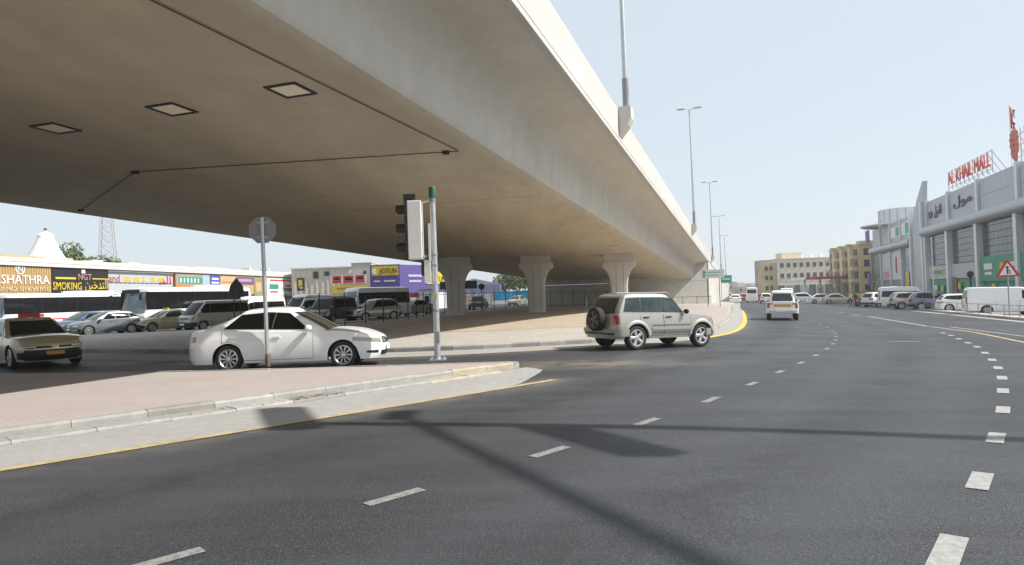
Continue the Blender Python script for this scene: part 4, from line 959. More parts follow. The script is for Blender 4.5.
# stop sign seen from behind
sx_, sy_ = -5.95, 16.5
st = empty('stop_sign', onisl(sx_, sy_), R(3), label='plain grey octagonal sign back on a tall grey pole before the white sedan', cat='sign')
MB().tube([(0, 0, .002), (-.05, 0, 3.6)], .048, 12).build('pole', GALV, st, 40)
MB().lathe([(.06, .0), (.06, .28), (.05, .3)], 12).build('pole_sleeve', mat('sleeve_brown', (.12, .095, .07), .7), st, 40)
oc = [(.318*math.cos(R(22.5+45*k))/math.cos(R(22.5)), .318*math.sin(R(22.5+45*k))/math.cos(R(22.5))) for k in range(8)]
Mx = Matrix.Translation((-.06, .06, 3.3)) @ Matrix.Rotation(R(90), 4, 'X')
MB().prism(oc, -.004, .004, 0, Mx).build('sign_plate', mat('sign_back_grey', (.27, .28, .28), .55, .3), st)
for z in (3.48, 3.12): MB().box((-.05, .045, z), (.26, .03, .045)).build('bracket', GALV, st)
# signal gantry at the near right, outside the frame: its arm shades a line across the carriageway
ms = empty('signal_gantry', (25, 4.6, gz(25)), label='grey signal gantry with a long arm at the near right road edge', cat='traffic signal')
def shaded(x, y, z): k = z/math.tan(SUN_EL); return Vector((x+SH[0]*k, y+SH[1]*k, z))-Vector(ms.location)   # where a thing at height z must hang to shade (x, y)
e_ = shaded(-3.3, 9.5, 12.5); f_ = shaded(6.9, 7.06, 12.5); pb_ = f_+(f_-e_).normalized()*6
ms.location = ms.location+Vector((pb_.x, pb_.y, 0)); ms.location.z = gz(ms.location.x); e_ = shaded(-3.3, 9.45, 12.5)
MB().tube([(0, 0, 0), (0, 0, 13.2)], [.2, .15], 10).build('pole', GALV, ms, 40)
MB().tube([(0, 0, 12.5), tuple(e_)], [.16, .12], 10).build('arm', GALV, ms, 40)
for c_, ang in ((shaded(.87, 7.75, 12.2), -58), (shaded(-3.3, 9.85, 12.2), -66)):
    h1 = Matrix.Translation(c_) @ Matrix.Rotation(R(ang), 4, 'Z'); MB().box((0, 0, 0), (2.0, .3, .5), 0, h1).build('sign_panel', BLK, ms); MB().bar(c_, c_+Vector((0, 0, .35)), .08).build('hanger', GALV, ms)
a_ = shaded(-1.66, 9.75, 16)+Vector(ms.location); b_ = shaded(1.09, 4.2, 16)+Vector(ms.location); c_ = b_+(b_-a_)*.9
lp = empty('street_lamp', (c_.x, c_.y, gz(c_.x)), label='tall grey street lamp with a long outreach arm at the near right', cat='lamp post'); o_ = Vector(lp.location)
MB().tube([(0, 0, 0), (0, 0, 16.2-o_.z)], [.2, .14], 10).build('pole', GALV, lp, 40); MB().tube([(0, 0, 16.0-o_.z), tuple(a_-o_)], [.12, .08], 10).build('arm', GALV, lp, 40)
MB().box(tuple(a_-o_), (.35, .75, .14)).build('lamp_head', GREY, lp)

# ================================================================== FENCE UNDER THE OVERPASS
fl = smooth_line([(-12.6, 38.0), (-11.8, 38.8), (-10.6, 40.5), (-7.8, 47.5), (-6.6, 58), (-4.2, 69), (1, 77), (7, 84), (13, 89), (20, 96)], 2)
fo = fl[8]; fence = empty('iron_fence', (fo[0], fo[1], gz(fo[0])+.14), label='dark iron fence with upright posts along the back of the walkway', cat='fence')
fp = resample(fl, 2.1); pm = MB().box((0, 0, 1.0), (.055, .055, 2.1)).mesh('post', DKM); bal = MB().box((0, 0, 1.0), (.018, .018, 1.8)).mesh('picket', DKM)
F0 = Vector(fence.location)
for a, b in zip(fp[:-1], fp[1:]):
    za, zb = gz(a.x)+.1, gz(b.x)+.1; link('post', pm, fence, Vector((a.x, a.y, za))-F0, (0, 0, math.atan2(b.y-a.y, b.x-a.x)))
    for h in (.22, 1.82): MB().bar(Vector((a.x, a.y, za+h))-F0, Vector((b.x, b.y, zb+h))-F0, .03, .04).build('rail', DKM, fence)
    if a.y > 66:
        for k in range(1, 7):
            p = a.lerp(b, k/7); link('picket', bal, fence, Vector((p.x, p.y, lerp(za, zb, k/7)))-F0)
# hand rail before the abutment
hr = empty('hand_rail', (21, 92, gz(21)+.14), label='thin dark hand rail before the abutment wall, behind the silver off-road car', cat='railing')
for k in range(7): MB().box((-6+k*2, -1.0+k*.35, .55), (.05, .05, 1.1)).build('post', DKM, hr)
MB().bar((-6, -1, 1.1), (6, 1.1, .95), .06).build('rail', DKM, hr)
# sign backs in the shade of the overpass
def sign_post(name, label, x, y, posts, shape, zc, m, cat='sign', h=2.6, rz=0):
    e = empty(name, (x, y, gz(x)+(.14 if True else 0)), rz, label=label, cat=cat)
    for p in posts: MB().tube([(p, 0, 0), (p, 0, h)], .035, 8).build('post', DKM, e)
    MB().prism(shape, -.006, .006, 0, Matrix.Translation((0, -.05, zc)) @ Matrix.Rotation(R(90), 4, 'X')).build('sign_plate', m, e); return e
BACK = mat('sign_back_dark', (.05, .05, .05), .6)
P = at(237, 300, 38); sign_post('warning_sign', 'dark back of a triangular sign before the coach, left of the stop sign', P[0], P[1], (-.17, .17), [(-.45, -.35), (.45, -.35), (.36, .1), (.03, .52), (-.03, .52), (-.36, .1)], 2.45, BACK, h=2.75)
P = at(482, 300, 68); sign_post('round_sign', 'dark back of a round sign between the two left-hand piers', P[0], P[1], (0,), [(.32*math.cos(R(k*18)), .32*math.sin(R(k*18))) for k in range(20)], 2.45, BACK, h=2.5)
P = at(459, 300, 72); sign_post('board_sign', 'dark rectangular board behind the leftmost pier', P[0], P[1], (-1.4, 1.4), [(-1.95, -.42), (1.95, -.42), (1.95, .42), (-1.95, .42)], 2.75, BACK, h=2.9)
P = at(714, 300, 78); bd = sign_post('direction_board', 'white direction board on two dark posts before the ramp wall', P[0], P[1], (-.66, .66), [(-1.25, -.5), (1.25, -.5), (1.25, .5), (-1.25, .5)], 3.75, WHITE, h=3.3, rz=R(-10))
for k, (w_, c) in enumerate(((1.9, (.15, .45, .35)), (1.3, (.15, .45, .35)))): MB().box((-.1, -.075, 3.92-k*.32), (w_, .01, .08)).build('sign_text', mat('board_green', c, .6), bd)
MB().box((-1.0, -.075, 3.75), (.3, .01, .8)).build('sign_field', mat('board_green', (.15, .45, .35), .6), bd)
P = at(727, 300, 135); gs = sign_post('direction_sign', 'green overhead direction sign far down the road beside the ramp', P[0], P[1], (-1.0, 1.0), [(-1.1, -.75), (1.1, -.75), (1.1, .75), (-1.1, .75)], 4.4, mat('direction_green', (.02, .30, .20), .5), h=5)
MB().box((0, -.075, 4.4), (1.5, .01, .2)).build('sign_text', WHITE, gs)

# ================================================================== LEFT: SHOPS
def WL(x):
    r = (x-512)/683; Y = 63.5/(.156-r); return Vector((-63.5+.156*Y, Y, 0))
wd = Vector((.156, .988, 0)).normalized(); wn = Vector((wd.y, -wd.x, 0)); WROT = math.atan2(wd.y, wd.x)
WO = WL(100)
def zat(y, P, x): d = ray(x, y); return CH+d[2]*(P.y/d[1])
shop = empty('shop_row', (WO.x, WO.y, 0), WROT, label='long low white shop building with flat roof behind the coaches', cat='building')
SHW = mat('shop_white', (.62, .59, .53), .8, noise=(.5, .06)); CORR = mat('corrugated_grey', (.50, .52, .53), .55, .2); CAP = mat('roof_cap', (.70, .68, .63), .7)
def su(x): return (WL(x)-WO).dot(wd)
u0, u1 = su(-60), su(298)
MB().box(((u0+u1)/2, 7, 3.5), (u1-u0, 14, 7.0)).build('wall', SHW, shop)
MB().box(((u0+u1)/2, 6.8, 7.2), (u1-u0+.6, 14.9, .42)).build('roof', CAP, shop)
MB().box(((u0+u1)/2, -.68, 6.75), (u1-u0, .06, .38)).build('fascia', SHW, shop)
ua, ub = su(106), su(172); n_ = int((ub-ua)/.4)
corr = MB().quadgrid([[(ua+(ub-ua)*i/n_, -.06-(.07 if i % 2 else 0), z) for z in (1.2, 6.5)] for i in range(n_+1)]); corr.build('corrugated_panel', CORR, shop)
for k in range(14):
    x = u0+4+k*9.2; 
    MB().box((x, -.03, 1.4), (3.4, .06, 2.8)).build('shopfront', GLS, shop)
for x, w_, h_ in ((su(120)-1, 1.6, .5), (su(150), 2.2, .4), (su(225), 9, .35), (su(262), .5, .8), (su(280), .5, .8)):
    MB().box((x, 3, 7.42+h_/2), (w_, 1.6, h_)).build('roof_unit', SHW, shop)
def shop_sign(name, x0, x1, z0, z1, m, label, depth=.25, off=-.35):
    a, b = su(x0), su(x1); c = WO+wd*((a+b)/2)+wn*(-off)
    e = empty(name, (c.x, c.y, z0), WROT, label=label, cat='signboard', group='signboards on the shop row')
    p = MB().box((0, 0, (z1-z0)/2), (b-a, depth, z1-z0)).build('panel', m, e)
    e['w'] = b-a; e['h'] = z1-z0; e['d'] = depth; return e
def field(e, u, z, w, h, m, nm='sign_field', pr=.012, k=0):
    return MB().box((u, -e['d']/2-pr/2-.002*k, z), (w, pr, h)).build(nm, m, e)
def stext(e, body, u, z, size, m, width=None): return lettering(body, size, m, e, (u, -e['d']/2-.03, z), (R(90), 0, 0), .04, width)
C_ = lambda n, c, r=.55: mat('sign_'+n, c, r, noise=(1.5, .08))
WOODS = C_('wood', (.36, .23, .09)); SW = C_('white', (.78, .77, .74)); SBK = C_('black', (.012, .011, .012)); SY = C_('yellow', (.70, .48, .03)); SR = C_('red', (.50, .03, .025)); SG = C_('green', (.03, .26, .16)); SB = C_('blue', (.05, .08, .42)); SP = C_('purple', (.10, .075, .25)); ST = C_('tan', (.55, .38, .22)); SO = C_('orange', (.58, .20, .06)); SPK = C_('pink', (.5, .25, .25))
b1 = shop_sign('signboard', -22, 47.5, 3.6, 6.85, WOODS, 'brown slatted signboard with white KSHATHRA lettering above the left coach')
for k in range(int(b1['w']/.32)):
    MB().box((-b1['w']/2+.16+k*.32, -.14, b1['h']/2), (.2, .04, b1['h']-.05)).build('slat', C_('slat', (.44, .29, .12)), b1)
b1['d'] = .34
stext(b1, 'AKSHATHRA', b1['w']/2-4.2, 1.5, 1.35, SW, 7.8); stext(b1, 'GRAND UNIVERSE', b1['w']/2-3.9, .5, .62, C_('cream', (.6, .5, .33)), 7.2)
ring = MB()
for k in range(24):
    a0, a1 = R(15*k), R(15*(k+1)); ring.poly([(r_*math.cos(a), 0, r_*math.sin(a)) for r_, a in ((.48, a0), (.58, a0), (.58, a1), (.48, a1))])
ring.bar((-.25, 0, -.3), (-.25, 0, .3), .04, .1); ring.bar((-.25, 0, .3), (.25, 0, -.3), .04, .1); ring.bar((.25, 0, -.3), (.25, 0, .3), .04, .1)
r_ = ring.build('emblem', SW, b1); r_.location = (b1['w']/2-4.0, -.2, 2.62)
b2 = shop_sign('signboard', 48.3, 105, 3.6, 6.9, SBK, 'black signboard with yellow SMOKING lettering in English and Arabic')
AR_SMOKE = ''.join(map(chr, (0xFEE6, 0xFEF4, 0xFEA7, 0xFEAA, 0xFE98, 0xFEDF, 0xFE8D)))
stext(b2, 'SMOKING', -2.1, .85, 1.25, SY, 4.1); stext(b2, AR_SMOKE, 2.3, .9, 1.5, SY, 3.6)
stext(b2, 'NGT', .5, 1.95, 1.0, SPK, 2.0); field(b2, .3, 2.62, .55, .5, SW, 'emblem')
field(b2, -2.3, 1.75, 2.9, .22, SY, 'lettering'); field(b2, 3.0, 1.75, 2.7, .12, SY, 'lettering')
b3 = shop_sign('signboard', 106, 171, 5.0, 6.0, CORR, 'row of red and yellow shop letters on the grey corrugated wall', .05, -.2)
w3 = b3['w']; stext(b3, 'and', -w3/2+1.1, .5, 1.3, SR, 1.9); stext(b3, '&', .3, .5, 1.1, SY)
for u, w_ in ((-w3/2+3, 1.3), (-w3/2+4.8, 1.1), (1.8, .9), (3.2, 1.2)): 
    for j in range(3): field(b3, u+j*w_/3, .45+.08*(j % 2), w_/4, .55, SY, 'letter', .05)
AR_RED = ''.join(map(chr, (0xFEAA, 0xFEDF, 0xFE8D))); stext(b3, AR_RED, w3/2-1.6, .5, 1.5, SR, 2.4)
b4 = shop_sign('signboard', 172.5, 207, 3.3, 6.4, SO, 'orange and green two-row signboard right of the corrugated wall'); w4 = b4['w']
field(b4, -.0, 2.3, w4-.2, 1.5, C_('grey', (.30, .30, .26))); field(b4, -w4*.08, 2.15, w4*.68, .95, SG, k=1); field(b4, w4*.38, 2.3, w4*.2, 1.4, C_('paleblue', (.35, .45, .55)), k=1)
for j in range(6): field(b4, -w4*.36+j*w4*.1, 2.15, .32, .62, SW, 'letter', .03, 2)
field(b4, w4*.3, .78, w4*.38, 1.4, SR); field(b4, w4*.3, .9, .7, .8, SW, 'emblem', .03, 1); field(b4, -w4*.3, .7, w4*.3, .7, SR, k=1)
b5 = shop_sign('signboard', 207.5, 217, 3.3, 6.3, C_('brown', (.28, .13, .08)), 'narrow signboard, blue above and brown below, right of the orange one'); field(b5, 0, 2.2, b5['w']-.1, 1.55, SB); field(b5, 0, 2.5, b5['w']*.7, .3, SW, k=1); field(b5, 0, 1.9, b5['w']*.8, .25, SW, k=1); field(b5, 0, .7, b5['w']*.4, .8, SW, k=1)
b6 = shop_sign('signboard', 217.5, 233, 3.4, 6.3, ST, 'tan signboard between the blue and the purple one'); field(b6, 0, 1.9, b6['w']*.8, .3, SO, k=1); field(b6, 0, .4, b6['w']-.2, .6, C_('brown', (.28, .13, .08))); field(b6, -.5, 1.2, b6['w']*.5, .5, SW, k=1)
b7 = shop_sign('signboard', 233.5, 251, 3.4, 6.35, C_('ochre', (.50, .34, .12)), 'purple and ochre signboard above the white high-roof van'); field(b7, 0, 2.2, b7['w']-.2, 1.3, SP); field(b7, 0, 2.3, b7['w']*.75, .5, SPK, k=1); field(b7, -1, .8, b7['w']*.3, .7, SO, k=1)
b8 = shop_sign('signboard', 251.5, 260, 2.9, 6.3, C_('olive', (.30, .26, .12)), 'olive poster left of the white green-and-red sign'); field(b8, 0, 1.7, b8['w']*.6, 1.6, ST)
b9 = shop_sign('signboard', 264, 293, 3.0, 6.2, SW, 'white signboard with green and red marks right of the stop sign'); w9 = b9['w']
field(b9, 0, 2.85, w9*.8, .28, SR); field(b9, -w9*.27, 1.7, w9*.3, .9, SG); field(b9, -w9*.27, .75, w9*.26, .3, SR); field(b9, w9*.2, 1.9, w9*.2, .35, SR); field(b9, w9*.22, 1.2, w9*.34, .6, SG)
lettering('S', .9, SG, b9, (-.1, -.2, 1.4), (R(90), 0, 0))
b10 = shop_sign('signboard', 264, 293, 1.2, 2.75, C_('palegrey', (.6, .6, .62)), 'pale lower signboard beneath the white green-and-red sign'); field(b10, 0, 1.3, w9*.8, .22, SR); field(b10, 0, .7, w9*.5, .35, C_('greyblue', (.3, .33, .4)))
# tensile tent roof behind, with a stepped cone
tc = at(46, 262, 98)
tent = empty('tent_roof', (tc[0], tc[1], 7.3), label='white conical tent roof rising behind the brown signboard', cat='tent')
prof = [(6.5, -.2), (4.4, .3), (3.1, 1.1), (2.35, 2.1), (1.75, 3.2), (1.3, 4.2), (1.0, 4.9)]
MB().lathe(prof, 28).build('canopy', mat('tent_white', (.78, .76, .70), .7, noise=(.6, .04)), tent, 30)
MB().lathe([(1.0, 4.88), (1.05, 4.95), (1.0, 5.3), (.6, 5.6), (.2, 5.7), (.15, 5.95), (.001, 5.95)], 20).build('cap', mat('tent_white', (.78, .76, .70), .7), tent, 30)
MB().box((0, 0, 6.1), (.25, .25, .35)).build('finial', DKM, tent); MB().box((0, 0, -3.75), (9.5, 9.5, 7.1)).build('wall', SHW, tent)
rg = at(8, 255, 92); hall = empty('back_hall', (rg[0], rg[1], 0), WROT, label='pale hall with tan ridge behind the shop row, at the left edge', cat='building')
MB().box((-2, 3, 4.4), (22, 9, 8.8)).build('wall', SHW, hall); MB().box((-2, 3, 9.1), (22.4, 9.4, .5)).build('roof', C_('ridge_tan', (.42, .31, .17)), hall)
# lattice mast
lm = at(108, 262, 165)
mast = empty('lattice_mast', (lm[0], lm[1], 0), R(20), label='slender grey lattice mast rising behind the shop row', cat='mast')
STEEL = mat('mast_steel', (.42, .43, .44), .6, .3)
def lw(z): return 2.1*(1-z/38)+.35
for sx, sy in ((1, 1), (1, -1), (-1, 1), (-1, -1)): MB().bar((sx*lw(0), sy*lw(0), 0), (sx*lw(36), sy*lw(36), 36), .16).build('leg', STEEL, mast)
for k in range(15):
    z0, z1 = k*2.4, k*2.4+2.4; m_ = MB()
    for (ax, ay, bx, by) in ((1, 1, -1, 1), (-1, 1, -1, -1), (-1, -1, 1, -1), (1, -1, 1, 1)):
        a, b = lw(z0), lw(z1); m_.bar((ax*a, ay*a, z0), (bx*b, by*b, z1), .08); m_.bar((bx*a, by*a, z0), (ax*b, ay*b, z1), .08); m_.bar((ax*b, ay*b, z1), (bx*b, by*b, z1), .08)
    m_.build('brace', STEEL, mast)
# warehouse and paint shop
whx0, whx1 = at(292, 290, 128), at(352, 290, 128)
wh = empty('warehouse', (float(whx0[0]+whx1[0])/2, 128, 0), R(0), label='cream ribbed warehouse between the shop row and the purple paint shop', cat='building')
CRM = mat('cream_ribs', (.62, .56, .46), .75, noise=(.3, .08), streak=((1.2, 1.2, .05), .3, (.45, .39, .30))); ww_ = float(whx1[0]-whx0[0])
mb = MB(); n_ = int(ww_/.5); mb.quadgrid([[(-ww_/2+ww_*i/n_, -(.09 if i % 2 else 0), z) for z in (0, 7.9)] for i in range(n_+1)]); mb.build('ribbed_front', CRM, wh)
MB().box((0, 6.05, 3.95), (ww_, 12, 7.9)).build('wall', CRM, wh); MB().box((0, 6, 8.0), (ww_+.4, 12.6, .22)).build('roof', CAP, wh)
for px, py, h_ in ((316, 275, 1.3), (327, 273.5, .8)):
    q = at(px, py, 128); MB().box((float(q[0])-wh.location.x, -.15, float(q[2])), (.9, .1, h_)).build('vent', BLK, wh)
a_ = at(352, 290, 122); b_ = at(372, 290, 122)
wh2 = empty('annex', (float(a_[0]+b_[0])/2, 122, 0), label='taller cream annex directly left of the purple paint shop', cat='building'); w2 = float(b_[0]-a_[0])
MB().box((0, 4, 4.15), (w2, 8, 8.3)).build('wall', mat('annex_cream', (.52, .47, .40), .8, streak=((1.2, 1.2, .05), .4, (.38, .33, .27))), wh2); MB().box((.6, -.02, 6.4), (.5, .06, 1.0)).build('window', BLK, wh2); MB().box((0, 4, 8.35), (w2+.2, 8.2, .12)).build('roof', CAP, wh2)
def flat_sign(x0, x1, y0, y1, Y, m, label, items=()):
    A, B = at(x0, (y0+y1)/2, Y), at(x1, (y0+y1)/2, Y); zt_, zb_ = at((x0+x1)/2, y0, Y)[2], at((x0+x1)/2, y1, Y)[2]
    e = empty('signboard', (float(A[0]+B[0])/2, Y, float(zb_)), label=label, cat='signboard', group='signboards on the warehouses'); w_ = float(B[0]-A[0]); h_ = float(zt_-zb_)
    MB().box((0, 0, h_/2), (w_, .15, h_)).build('panel', m, e); e['w'] = w_; e['h'] = h_; e['d'] = .15
    for (u, z, w, h, mm) in items: field(e, u*w_, z*h_, w*w_, h*h_, mm, k=1)
    return e
flat_sign(297, 304, 278, 290.5, 127.5, SBK, 'small black poster with yellow figure at the warehouse corner', ((0, .55, .55, .6, SY), (.1, .25, .4, .2, SW)))
flat_sign(331, 366, 275, 283.5, 121.5, SW, 'red and white signboard on the warehouse front, above the yellow one', ((-.33, .5, .26, .9, SR), (0, .5, .3, .9, SR), (.33, .5, .27, .9, SR), (.0, .55, .2, .35, SW), (-.33, .6, .15, .3, SW), (.33, .6, .15, .3, SW)))
flat_sign(332, 366, 285.5, 292.5, 121.5, SY, 'yellow signboard on the warehouse front beneath the red one', ((-.1, .6, .5, .3, C_('darkyellow', (.3, .2, .03))), (.35, .5, .2, .6, C_('lemon', (.6, .5, .15)))))
ja, jb = at(371, 290, 98), at(400, 290, 98)
jt = empty('paint_shop', (float(jb[0]), 98, 0), label='purple paint shop with yellow JOTUN signs behind the minibus', cat='building'); jw = float(jb[0]-ja[0])
MB().box((-jw/2, 5, 1.3), (jw, 10, 2.6)).build('wall', SHW, jt); MB().box((-jw/2, 4.97, 4.6), (jw+.1, 10.1, 4.1)).build('cladding', SP, jt)
for k in range(9): MB().box((-jw+.25+k*jw/9, -.1, 3.4), (.06, .04, 1.5)).build('rib', C_('violet', (.14, .08, .33)), jt)
sd_ = Vector((8, 12, 0)).normalized(); srot = math.atan2(sd_.y, sd_.x)
sp = MB(); Msd = Matrix.Rotation(srot, 4, 'Z')
sp.box((7.2, 2, 4.55), (14.2, 3.8, 4.1), 0, Msd); sp.build('side_cladding', SP, jt); MB().box((7.2, 2, 1.2), (14.1, 3.7, 2.5), 0, Msd).build('side_wall', SW, jt)
j1 = MB().box((-jw/2+.05, -.16, 5.75), (jw*.9, .1, 1.35)).build('sign_panel', SY, jt)
lettering('JOTUN', 1.05, SBK, j1, (-jw/2+.5, -.24, 5.65), (R(90), 0, 0), .04, jw*.6); MB().box((-jw+.55, -.23, 5.7), (.6, .03, .7)).build('emblem', SW, j1)
lettering('LLLLL LLLL', .5, SW, jt, (-jw*.75, -.12, 4.35), (R(90), 0, 0), .03, jw*.4) if False else None
for u, w_ in ((-jw*.78, .9), (-jw*.35, 1.6)): MB().box((u, -.1, 4.3), (w_, .03, .22)).build('sign_text', SW, jt)
lw_ = C_('lilac', (.45, .42, .6))
MB().box((3.4, .06, 5.0), (3.0, .06, .35), 0, Msd).build('sign_text', lw_, jt); MB().box((3.4, .06, 4.2), (2.6, .06, .3), 0, Msd).build('sign_text', lw_, jt)
j2 = MB().box((8.2, .03, 4.7), (4.6, .1, 1.9), 0, Msd).build('sign_panel', SY, jt)
lettering('JOTUN', 1.1, SBK, j2, tuple(Msd @ Vector((8.5, -.04, 4.4))), (R(90), 0, srot), .04, 3.4)
flat_sign(408, 420, 293, 304, 90, C_('maroon', (.22, .02, .03)), 'small maroon sign beside the paint shop', ((0, .5, .6, .2, SW), (0, .85, .9, .2, SR)))
kx = at(426, 300, 80); kiosk = empty('kiosk', (float(kx[0]), 80, 0), label='white kiosk behind the traffic signal pole', cat='kiosk'); MB().box((0, 1, 1.3), (1.6, 2, 2.6)).build('wall', SW, kiosk); MB().box((0, 1, 2.66), (1.9, 2.3, .12)).build('roof', GREY, kiosk); MB().box((.1, -.02, 1.5), (.5, .04, .8)).build('window', GLS, kiosk)
# between the piers: purple shed, blue hoarding
pa, pb = at(448, 290, 140), at(500, 290, 140); pw = float(pb[0]-pa[0])
ps = empty('shed', (float(pa[0]+pb[0])/2, 140, 0), label='purple and white shed seen between the two left-hand piers', cat='building'); MB().box((0, 4, 1.2), (pw, 8, 2.4)).build('wall', SW, ps); MB().box((0, 3.95, 3.2), (pw+.2, 8.2, 1.7)).build('fascia', C_('lav', (.22, .2, .36)), ps)
for k in range(4): MB().box((-pw/2+1.5+k*2.6, -.03, 1.1), (1.5, .06, 1.5)).build('shopfront', ST if k % 2 else GLS, ps)
MB().prism([(-pw/2-.2, 4.05), (pw/2+.2, 4.05), (0, 5.3)], 0, 8, 0, Matrix.Rotation(R(90), 4, 'X') @ Matrix.Translation((0, 0, -8))).build('roof', GREY, ps)
ca, cb_ = at(493, 296, 128), at(529, 296, 128); cw = float(cb_[0]-ca[0])
hb = empty('hoarding', (float(ca[0]+cb_[0])/2, 128, 0), label='bright blue hoarding between the piers, below the trees', cat='hoarding')
for k in range(4): MB().box((-cw/2+cw*(k+.5)/4, 0, 1.55), (cw/4-.03, .08, 1.7)).build('panel', mat('hoarding_blue', (.02, .30, .50), .5), hb)
MB().box((0, .1, .35), (cw, .3, .7)).build('base_wall', SW, hb)
# trees
LEAF = mat('leaves', (.10, .15, .022), .7, noise=(.8, .35), noise2=(.5, .5, (.05, .08, .02))); BARK = mat('bark', (.12, .085, .055), .9, noise=(3, .2))
def tree(x, y, z0, h, r, label, group=None, leafs=1500, ls=.28):
    e = empty('tree', (x, y, z0), random.uniform(0, 6), label=label, cat='tree', group=group)
    t = MB().tube([(0, 0, 0), (.1, 0, h*.3), (.0, .1, h*.6)], [h*.035, h*.026, h*.012], 8)
    for k in range(6):
        a = k*1.05; t.tube([(.05, .03, h*(.3+.04*k)), (r*.35*math.cos(a), r*.35*math.sin(a), h*(.5+.04*k)), (r*.7*math.cos(a), r*.7*math.sin(a), h*(.62+.04*k))], [h*.014, h*.009, h*.004], 5)
    t.build('trunk', BARK, e, 60)
    cl = [(rng.normal(0, .42*r), rng.normal(0, .42*r), h*.68+rng.normal(0, .13*h)) for _ in range(22)]
    cl = [(a, b, min(max(c, h*.42), h*.88)) for a, b, c in cl]; mb = MB()
    for i in range(leafs):
        c = cl[rng.integers(len(cl))]; d = rng.normal(0, 1, 3); d /= np.linalg.norm(d); rad = .34*r*rng.uniform(.45, 1)**.5
        p = Vector((c[0]+d[0]*rad, c[1]+d[1]*rad, c[2]+d[2]*rad*.75)); n = Vector((d[0]+rng.normal(0, .5), d[1]+rng.normal(0, .5), d[2]+.3+rng.normal(0, .5))).normalized()
        a = n.orthogonal().normalized(); a.rotate(Matrix.Rotation(rng.uniform(0, 6.28), 3, n)); b = n.cross(a); s_ = ls*rng.uniform(.6, 1.3)
        mb.poly([p-a*s_, p-b*s_*.5, p+a*s_, p+b*s_*.5])
    me = bpy.data.meshes.new('crown'); me.from_pydata(mb.v, [], mb.f); me.materials.append(LEAF); link('crown', me, e)
for i, (px, Y, h, r, lb) in enumerate(((80, 122, 14.2, 6.0, 'round green tree crown between the tent roof and the lattice mast'), (68, 128, 13.4, 5.0, 'green tree right behind the tent roof'), (94, 125, 12.6, 4.6, 'lower green tree beside the foot of the lattice mast'))):
    P = at(px, 262, Y); tree(float(P[0]), Y, 0, h, r, lb, 'trees behind the shop row', 2600, .34)
for i, (px, Y, h, r, lb) in enumerate(((506, 165, 7.2, 4.2, 'green tree above the left end of the blue hoarding'), (520, 160, 7.6, 4.2, 'green tree above the right end of the blue hoarding'), (532, 168, 7.0, 3.8, 'green tree half hidden by the middle pier'))):
    P = at(px, 290, Y); tree(float(P[0]), Y, gz(P[0]), h, r, lb, 'trees beyond the hoarding', 1600, .3)
# ================================================================== RIGHT: MALL
MA = Vector((52.5, 70, -1.38)); mu = Vector((.30, .954, 0)).normalized(); MROT = math.atan2(mu.y, mu.x)+math.pi   # local +x points back towards the camera side
mall = empty('mall', MA, MROT, label='large grey shopping mall with glazed front, drum and slanted fin at the right', cat='building')
# local frame: x = -u, y outward = left of the building (towards the road) is -y
def ml(u, out, z): return (-u, out, z)
test = Matrix.Rotation(MROT, 3, 'Z') @ Vector((0, 1, 0))
SG_ = 1 if test.x < 0 else -1     # sign that makes 'out' point to the road
ALU = mat('aluminium_cladding', (.42, .44, .46), .45, .35, noise=(.6, .07)); ALU2 = mat('aluminium_light', (.68, .69, .69), .45, .2); MGL = mat('mall_glass', (.03, .045, .052), .12, spec=.6, noise=(.4, .2)); MGRN = mat('mall_green', (.02, .26, .14), .5)
TUBE = mat('tube_grey', (.42, .44, .45), .4, .4); STONE = mat('mall_stone', (.52, .51, .48), .7)
def mbox(u0, u1, o0, o1, z0, z1, nm, m, parent=mall): return MB().box((-(u0+u1)/2, SG_*(o0+o1)/2, (z0+z1)/2), (abs(u1-u0), abs(o1-o0), z1-z0)).build(nm, m, parent)
Z0 = 0.0; off = 1.38
mbox(-14, 34.4, -22, -.35, 0, 14.6, 'main_block', mat('block_grey', (.34, .35, .36), .7)); mbox(42.4, 75, -22, -.35, 0, 13.6, 'rear_block', mat('block_grey', (.34, .35, .36), .7))
PIL = [-11, .4, 12.2, 23.6, 34.3]
pan_cache = {}
def tile(u0, u1, n, z0, z1, m_, nm, m, out=0., th=.12, gap=.03, parent=mall):
    w = (u1-u0)/n; hz = (z1-z0)/m_; key = (round(w, 3), round(hz, 3), m.name, th)
    if key not in pan_cache: pan_cache[key] = MB().box((0, 0, 0), (w-gap, th, hz-gap)).mesh(nm, m)
    for i in range(n):
        for j in range(m_):
            link(nm, pan_cache[key], parent, (-(u0+w*(i+.5)), SG_*(out), z0+hz*(j+.5)), (random.uniform(-.004, .004), 0, random.uniform(-.004, .004)))
for a, b in zip(PIL[:-1], PIL[1:]):
    tile(a+.5, b-.5, 8, 10.9, 14.8, 2, 'cladding_panel', ALU, -.1)
    tile(a+.5, b-.5, 9, 5.2, 9.9, 6, 'glass_pane', MGL, -.15, .06, .06)
    mbox(a+.5, b-.5, -.3, -.22, 5.1, 10, 'mullion_backing', DKM)
    mbox(a+.45, b-.45, -.3, .1, 3.2, 5.1, 'sign_band', STONE)
    tile(a+.5, b-.5, 5, 0, 3.15, 1, 'shop_panel', MGRN, -.1, .1, .08)
for u in PIL:
    mbox(u-.42, u+.42, -.3, .55, 0, 10.2, 'pillar', ALU2); mbox(u-.3, u+.3, -.3, .25, 10.2, 15.0, 'pillar', ALU2)
MB().tube([(13, SG_*.25, 10.35), (-35.2, SG_*.25, 10.35)], .78, 16).build('round_fascia', TUBE, mall, 40)
